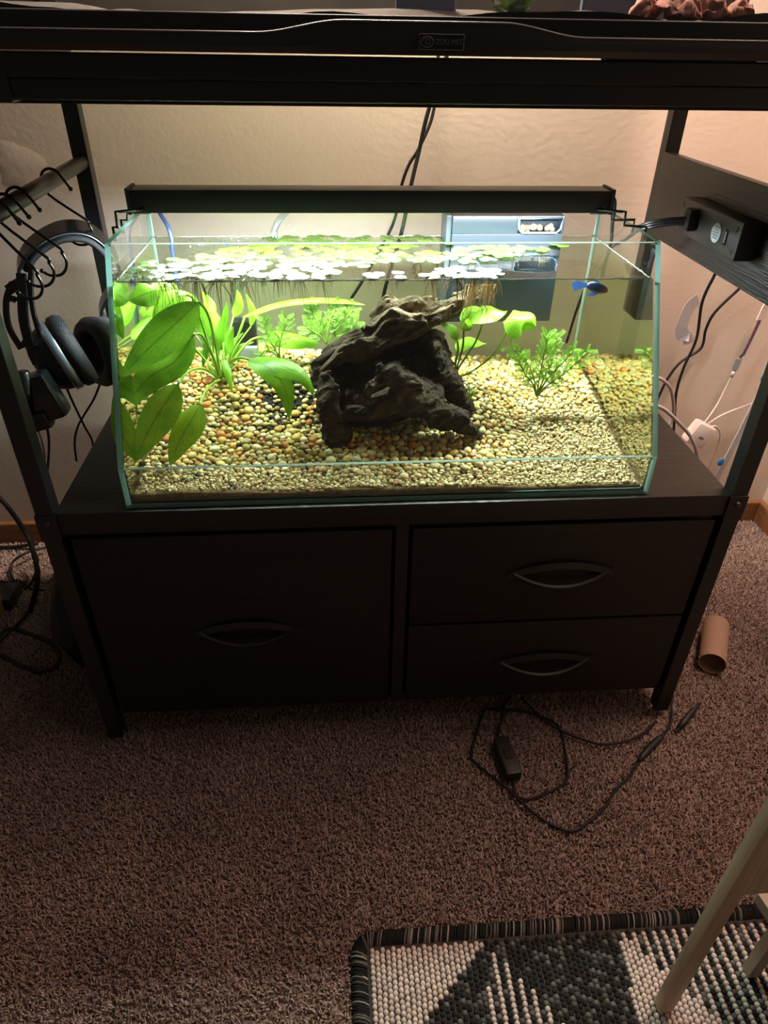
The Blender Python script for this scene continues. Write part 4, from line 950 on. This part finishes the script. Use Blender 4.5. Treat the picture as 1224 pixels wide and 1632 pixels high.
cable('white_tube_bracket', 'white cord end emerging behind the right front post', PP([(1205,640,.475),(1214,634,.47),(1222,628,.465)]), .0035, M['white'])

# ================================================================== HOOKS AND HEADPHONES
RLX = -.398
def hook(yc, dz, label, drop=.085, reach=.034, tip=.010, lowr=.016, tw=.0):
    z0 = .694+.006*(yc/.4)+.0112+.0006; c = Vector((RLX, yc, z0-.0112)); pts = []
    R_ = .0118
    pts.append(c+Vector((R_+tip*.75, 0, -tip)))
    for an in (20, 50, 90, 130, 165, 190): t = math.radians(an); pts.append(c+Vector((math.cos(t)*R_, 0, math.sin(t)*R_)))
    pts.append(c+Vector((-R_*.6, .0, -R_*1.4)))
    b_ = c+Vector((reach, 0, -drop*.62)); pts.append(b_)
    for an in (35, 0, -35, -70, -110, -140): t = math.radians(an); pts.append(c+Vector((reach-lowr*.75, 0, -drop*.80))+Vector((math.cos(t)*lowr, 0, math.sin(t)*lowr)))
    t_ = thing('wire_hook', label, 'hook', c, None)
    rot = Matrix.Rotation(tw, 3, 'Z'); pts = [rot@(q-c)+c for q in pts]
    MB().tube(pts, .0016, 8, smooth=4).build('hook_wire', M['shinyblack'], t_, smooth=True)
    MB().ball(pts[0], .0026, sub=2).build('ball_tip', M['shinyblack'], t_, smooth=True)
    MB().ball(pts[-1], .0026, sub=2).build('ball_tip', M['shinyblack'], t_, smooth=True)
    return pts
hook(.262, 0, 'black wire hook holding the headphones, farthest along the rail', drop=.072, reach=.030)
hook(.152, 0, 'black wire hook on the rail, next after the headphone hook', drop=.078, reach=.030)
hook(.118, 0, 'black wire hook on the rail, crowded behind the nearest one', drop=.080, reach=.026, tw=.1)
hook(.096, 0, 'black wire hook on the rail, nearest the front post', drop=.086, reach=.022, tw=-.15)

hpn = thing('headphones', 'black over ear headphones with silver ring hanging from the rail hook', 'headphones', P(100, 400, .25))
bandp = PP([(32,452,.225),(30,425,.225),(42,398,.23),(68,376,.24),(100,363,.25),(135,364,.262),(162,380,.272),(184,408,.283),(192,440,.288)])
mb = MB(); mb.ribbon(bandp, (-.25,.9,.25), .030, .004, smooth=6); mb.build('headband', M['shinyblack'], hpn, angle=50)
inner = [p+(P(110,470,.25)-p).normalized()*.008 for p in bandp[1:-1]]
pad = MB(); q, _ = catmull(inner, 1, 6); vs = []; k = len(q)
for i, p in enumerate(q):
    tg = (q[min(i+1,k-1)]-q[max(i-1,0)]).normalized(); sd = Vector((-.25,.9,.25)); sd = (sd-tg*sd.dot(tg)).normalized(); n_ = tg.cross(sd); tp = min(1, .5+min(i, k-1-i)/6)
    for j in range(14): an = 6.2832*j/14; vs.append(p+sd*math.cos(an)*.0165*tp+n_*math.sin(an)*.0065*tp)
pad.add(vs, [(i*14+j, i*14+(j+1)%14, (i+1)*14+(j+1)%14, (i+1)*14+j) for i in range(k-1) for j in range(14)]+[tuple(range(13,-1,-1)), tuple((k-1)*14+j for j in range(14))])
pad.build('headband_pad', M['leather'], hpn, smooth=True)
mb = MB(); mb.tube([p+Vector((.004,-.0135,-.0045)) for p in bandp[1:-1]], .0011, 6, smooth=5); mb.build('band_trim', M['silver'], hpn, smooth=True)
yk_ = MB()
for pts_, w_ in (([(20,450,.215),(10,480,.205),(14,520,.20),(34,556,.195)], .006), ([(34,436,.21),(36,470,.20),(38,510,.195),(48,550,.19),(60,580,.185)], .011), ([(50,425,.215),(49,460,.205),(54,500,.20),(66,540,.195),(80,578,.19)], .005), ([(14,462,.212),(30,452,.21),(46,455,.208)], .012), ([(12,474,.206),(28,478,.203),(46,474,.203)], .007), ([(36,545,.195),(52,552,.19),(68,556,.19)], .010)):
    yk_.ribbon(PP(pts_), RT-UP*.05, w_, .0045, smooth=5)
yk_.build('yoke', M['shinyblack'], hpn, angle=40)
C1 = P(92, 570, .215); C2 = P(176, 556, .300); A1 = Vector((.80, .42, .28)).normalized(); A2 = -Vector((.70,.70,-.05)).normalized()
def cup(c, ax, nm):
    g = MB().lathe(c, ax, [(0,-.030),(.018,-.029),(.032,-.022),(.040,-.010),(.042,-.002)], 40).build('ear_cup', M['blackplastic'], hpn, smooth=True)
    MB().lathe(c, ax, [(.0420,-.002),(.0450,-.001),(.0455,.008),(.0430,.010)], 48).build('trim_ring', M['silver'], g, smooth=True)
    MB().lathe(c, ax, [(.043,.010),(.047,.013),(.048,.022),(.043,.030),(.034,.031),(.027,.025),(.026,.012),(0,.012)], 44).build('ear_pad', M['leather'], hpn, smooth=True)
cup(C1, A1, 'a'); cup(C2, A2, 'b')
MB().ribbon([bandp[-1], C2+Vector((-.006,.012,.050)), C2-A2*.02+Vector((.0,.006,.012))], (-.25,.9,.25), .022, .004, smooth=5).build('yoke', M['shinyblack'], hpn, angle=40)
MB().tube(PP([(106,618,.225),(118,645,.24),(135,680,.27),(146,700,.30)])+[P(150,720,.33)], .0016, 7, smooth=6).build('headphone_cord', M['rubber'], hpn, smooth=True)

cable('thin_cable', 'black thin cable crossing the headphone cord left of the tank', PP([(162,605,.31),(150,635,.32),(135,660,.33),(124,680,.34),(119,705,.345),(122,735,.35)]), .0017, M['rubber'])
bx = thing('power_adapter', 'black power adapter with cord hanging below the headphones', 'adapter', P(62, 640, .17))
c = P(66, 632, .165); Rm = Matrix.Rotation(-.28, 3, 'Y')
MB().box(c+Vector((-.022,-.014,-.030)), c+Vector((.022,.014,.030)), bev=.006, rot=Rm, org=c).build('adapter_body', M['shinyblack'], bx, angle=40)
MB().tube([P(38,592,.15), P(46,668,.15)], .006, 14).build('barrel', M['shinyblack'], bx, smooth=True)
c2 = P(62, 668, .155); MB().box(c2+Vector((-.012,-.008,-.013)), c2+Vector((.013,.008,.010)), bev=.002, rot=Rm, org=c2).build('plug', M['blackplastic'], bx)
MB().tube(PP([(72,675,.16),(86,668,.17),(92,645,.18),(90,615,.185)]), .0020, 7, smooth=6).build('cord', M['rubber'], bx, smooth=True)
MB().tube(PP([(74,676,.16),(78,705,.20),(76,745,.26),(72,775,.30)]), .0018, 7, smooth=6).build('cord', M['rubber'], bx, smooth=True)
cable('pale_cord', 'thin grey cord end dangling left of the rack top', PP([(58,680,.19),(66,700,.2),(72,730,.22)]), .0016, M['greycord'])
cable('rack_cable', 'black cable running along the left front post to the rack top', PP([(62,722,.09),(72,752,.07),(80,785,.05),(84,800,.04)]), .0028, M['rubber'])

# ================================================================== LOWER LEFT TANGLE
def fl(px, py, z=.004): return P(px, py, z, 2)
cable('floor_cable', 'thick black cable looping on the carpet at lower left', [fl(-25,1035,.006), fl(0,1012,.006), fl(18,1003,.006), fl(50,1012,.006), fl(80,1025,.006), fl(95,1045,.006), fl(85,1065,.006), fl(62,1071,.006), fl(30,1060,.006), fl(0,1045,.006), fl(-30,1035,.014)], .0040, M['rubber'])
cable('floor_cable', 'thin black cord end running up into the tangle at lower left', [fl(0,1023,.010), fl(20,1002,.012), fl(40,982,.010), fl(60,955,.014)], .0022, M['rubber'])
cable('floor_cable', 'black cable drooping from the wall to the left of the rack', [P(-15,780,.40), P(10,805,.38), P(35,840,.36), P(50,870,.33), P(60,920,.28), fl(48,975,.012)], .0044, M['rubber'])
cable('floor_cable', 'thin black cable coiling beside the left drawer side', [fl(75,872,.02), fl(40,882,.03), fl(18,900,.02), fl(22,925,.01), fl(45,935,.01), fl(60,900,.04), fl(52,880,.05)], .0024, M['rubber'])
cable('floor_cable', 'thin black cable lying flat at the far left edge', [fl(-20,920,.006), fl(10,928,.006), fl(30,925,.006), fl(48,938,.008), fl(70,940,.01)], .0020, M['rubber'])
cable('floor_cable', 'straight black cable near the skirting at far left', [fl(-20,872,.01), fl(20,872,.01), fl(60,866,.02)], .0035, M['rubber'])
bag = MB(); cb = Vector((-.475, .26, .075)); bag.ball((0,0,0), 1, sub=3); bo = bag.build('black_bag', M['bag'], None, smooth=True)
for v in bo.data.vertices:
    q = v.co.copy(); n_ = vnoise(np.array([[q.x*2.2+5, q.y*2.2, q.z*2.2+9]]))[0]+.4*vnoise(np.array([[q.x*6, q.y*6+3, q.z*6]]))[0]
    v.co = cb+Vector((q.x*.052, q.y*.13, max(q.z, -.72)*.098))*(.70+.42*n_)
zmin = min(v.co.z for v in bo.data.vertices)
for v in bo.data.vertices: v.co.z += .004-zmin
tag(bo, 'crumpled black bag on the carpet against the left side of the rack', 'bag')
tn = MB().box(fl(-8,1000,0)+Vector((-.035,-.02,.003)), fl(-8,1000,0)+Vector((.006,.045,.045)), bev=.008).build('tan_box', M['tan'], angle=40); tag(tn, 'yellowish tan fabric block at the far left edge on the carpet', 'box')
bb = MB().box(fl(18,965,0)+Vector((-.05,-.02,.004)), fl(18,965,0)+Vector((.012,.03,.030)), bev=.004).build('cable_box', M['blackplastic'], angle=40); tag(bb, 'low black box among cables behind the tan block', 'box')

# ================================================================== FLOOR CORD WITH SWITCH
zc = .0095
cable('carpet_cable', 'thin black cord looping round the inline switch on the carpet', [fl(*q, zc) for q in ((815,1108),(795,1130),(775,1130),(765,1150),(752,1200),(757,1215),(800,1250),(850,1295),(880,1315),(912,1325),(935,1312),(965,1285),(980,1260),(1005,1235),(1020,1208))], .0019, M['rubber'])
cable('carpet_cable', 'thin black cord sweeping from under the drawers to the right leg', [fl(*q, zc+.0035) for q in ((832,1112),(860,1142),(895,1165),(950,1185),(985,1184),(1020,1172),(1045,1150))], .0018, M['rubber'])
cs = thing('inline_switch', 'black inline switch box on the carpet with thin black cord', 'switch', fl(808, 1210, 0))
c = fl(808, 1208, .018); d_ = fl(820,1240,.018)-fl(796,1176,.018); an = math.atan2(d_.y, d_.x); Rm = Matrix.Rotation(an, 3, 'Z')
MB().box(c+Vector((-.031,-.011,-.009)), c+Vector((.031,.011,.009)), bev=.003, rot=Rm, org=c).build('switch_body', M['blackplastic'], cs, angle=40)
MB().box(c+Vector((-.008,-.005,.009)), c+Vector((.008,.005,.0105)), bev=.0006, rot=Rm, org=c).build('switch_button', M['rubber'], cs)
MB().tube([fl(*q, zc) for q in ((820,1238),(820,1262),(830,1272),(850,1272),(890,1255),(904,1240),(902,1205),(893,1165),(880,1150),(840,1135),(805,1131),(780,1130))], .0018, 7, smooth=6).build('cord', M['rubber'], cs, smooth=True)
MB().tube([fl(*q, zc) for q in ((796,1178),(794,1165),(800,1145),(803,1118))], .0018, 7, smooth=6).build('cord', M['rubber'], cs, smooth=True)
cc = thing('cord_coupling', 'black cord coupling with free plug end beside the right leg', 'connector', fl(1040, 1200, 0))
MB().tube([fl(1018,1212,.013), fl(1024,1205,.013), fl(1035,1192,.013), fl(1050,1178,.013), fl(1057,1172,.013)], [.0025,.0045,.0050,.0045,.0026], 12).build('coupling', M['blackplastic'], cc, smooth=True)
MB().tube([fl(1057,1172,.013), fl(1068,1155,.013), fl(1071,1140,.013), fl(1070,1120,.018), fl(1072,1108,.026)], .0019, 7, smooth=6).build('cord', M['rubber'], cc, smooth=True)
MB().tube([fl(1072,1163,.013), fl(1078,1165,.013), fl(1085,1156,.014)], .0022, 7, smooth=5).build('cord', M['rubber'], cc, smooth=True)
MB().tube([fl(1082,1160,.014), fl(1092,1148,.016), fl(1104,1133,.018), fl(1117,1121,.020)], [.0040,.0048,.0042,.0010], 10).build('plug_end', M['blackplastic'], cc, smooth=True)

# ================================================================== CARDBOARD TUBE
r0 = .0205; e0 = P(1135, 1058, r0+.009, 2); e1 = P(1141, 1000, r0+.009, 2); dd = (e1-e0).normalized(); e1 = e0+dd*.098
tb = MB().lathe(e0, dd, [(r0,0),(r0,.098),(r0-.0011,.098),(r0-.0011,0),(r0,0)], 48).build('cardboard_tube', M['card'], angle=50); tag(tb, 'empty brown cardboard paper roll tube on the carpet at right', 'tube')

# ================================================================== RUG
rug = thing('rug', 'black and white woven loop rug on the carpet at bottom right', 'rug', (.3, -.42, 0))
RX0, RX1, RY1, RY0, RH = -.074, .72, -.276, -.60, .010
MB().box((RX0+.006, RY0, .001), (RX1, RY1-.006, RH)).build('rug_backing', M['rugback'], rug)
w2 = lambda px, py: P(px, py, .013, 2)
def sideof(p0, p1, x, y): return (p1.x-p0.x)*(y-p0.y)-(p1.y-p0.y)*(x-p0.x)
A0, A1_ = w2(778,1497), w2(668,1640); D0, D1 = w2(985,1478), w2(1020,1640); E0, E1 = w2(985,1478), w2(1105,1590); S0, S1 = w2(775,1500), w2(920,1650); S2, S3 = w2(790,1497), w2(770,1640)
lx, ly = .0058, .0054
V0 = []; F0 = []; C0 = []; of = 0
dome = []
for (rz, zz) in ((1, 0), (.82, .62), (.0, 1)):
    if rz == 0: dome.append((0,0,1)); break
    for j in range(7): an = 6.2832*j/7; dome.append((math.cos(an)*rz, math.sin(an)*rz, zz))
dome = np.array(dome); df = [(j, (j+1)%7, 7+(j+1)%7, 7+j) for j in range(7)]; dt = [(7+j, 7+(j+1)%7, 14, 14) for j in range(7)]
ci = 0; x = RX0+.022
while x < .66:
    y = RY1-.021-.0025*(ci%2)
    col_par = ci%2
    while y > -.43:
        in_white = sideof(A0, A1_, x, y) < 0
        in_stripe = sideof(S0, S1, x, y) < 0 and sideof(S2, S3, x, y) > 0
        right = sideof(D0, D1, x, y) > 0; white2 = right and sideof(E0, E1, x, y) < 0
        if in_white: wt = 1
        elif right: wt = 1 if white2 else (1 if col_par else 0)
        elif in_stripe: wt = 1 if col_par else 0
        else: wt = 0
        c = np.array([.80,.68,.61])*rnd.uniform(.85,1.1) if wt else (np.array([.022,.022,.021]) if rnd.random() < .72 else np.array([.12,.12,.11]))*rnd.uniform(.7,1.4)
        hh_ = .0044 if wt else .0036
        v = dome*np.array([lx*.52, ly*.62, hh_])+np.array([x+rnd.uniform(-.0005,.0005), y+rnd.uniform(-.0005,.0005), RH-.0005])
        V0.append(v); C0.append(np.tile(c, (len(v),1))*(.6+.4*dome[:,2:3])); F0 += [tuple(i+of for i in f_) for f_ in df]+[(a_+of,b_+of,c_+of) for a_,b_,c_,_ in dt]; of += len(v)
        y -= ly
    x += lx; ci += 1
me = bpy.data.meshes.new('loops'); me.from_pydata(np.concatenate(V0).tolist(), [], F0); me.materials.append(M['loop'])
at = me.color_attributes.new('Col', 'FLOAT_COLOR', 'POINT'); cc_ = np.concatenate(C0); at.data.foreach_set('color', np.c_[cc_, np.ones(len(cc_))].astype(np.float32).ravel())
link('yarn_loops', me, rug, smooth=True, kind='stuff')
# whipped border
mb = MB(); cols = []
path = [Vector((RX0+.008, y_, 0)) for y_ in [RY0+i*.0017 for i in range(int((RY1-.024-RY0)/.0017))]]
cr_ = Vector((RX0+.024, RY1-.024, 0)); path += [cr_+Vector((-math.cos(t), math.sin(t), 0))*.016 for t in [i*.1 for i in range(1,16)]]
path += [Vector((x_, RY1-.008, 0)) for x_ in [RX0+.024+i*.0017 for i in range(int((.70-RX0)/.0017))]]
path = [q for q in path if q.y > -.44]
for i, q in enumerate(path[:-1]):
    tg = (path[i+1]-q).normalized(); nv_ = Vector((-tg.y, tg.x, 0)); sk = rnd.uniform(-.001,.001)
    pts = [q+nv_*.0095*math.cos(t)+Vector((0,0,.003+.0115*math.sin(t)))+tg*(.0022*math.cos(t)+sk) for t in (0, .6, 1.2, 1.9, 2.5, 3.1)]
    mb.tube(pts, .00105+rnd.uniform(0,.0003), 4)
    g = rnd.random(); cols += [(.02,.02,.019) if g < .74 else ((.16,.155,.14) if g < .93 else (.36,.34,.30))]*24
bo_ = mb.build('whipped_border', M['loop'], rug, smooth=True, kind='stuff'); setcol(bo_, np.array(cols))

# ================================================================== WOODEN STOOL (corner at bottom right)
st = thing('wooden_stool', 'pale wooden stool standing on the rug at bottom right corner', 'stool', (.26, -.36, .0))
zl = .0135
MB().box((.240, -.377, zl), (.255, -.364, .50), bev=.0015).build('leg', M['lightwood'], st, angle=40)
MB().box((.60, -.377, zl), (.632, -.352, .50), bev=.002).build('leg', M['lightwood'], st, angle=40)
pts = []
MB().box((.2555, -.368, .233), (.60, -.360, .40), bev=.001).build('rail', M['lightwood'], st)
fb0 = P(1193, 1420, .140, 2)
poly = [(fb0.x+.010, fb0.y, .140), (fb0.x+.003, fb0.y-.003, .140), (fb0.x, fb0.y-.010, .140), (fb0.x+.012, -.40, .140), (fb0.x+.2, -.40, .140), (fb0.x+.2, fb0.y, .140)]
MB().prism(poly, (0,0,.014)).build('footrest', M['greywood'], st)
for x_ in (fb0.x+.03, fb0.x+.17): MB().box((x_-.006, fb0.y-.03, zl), (x_+.006, fb0.y-.018, .140)).build('footrest_support', M['greywood'], st)
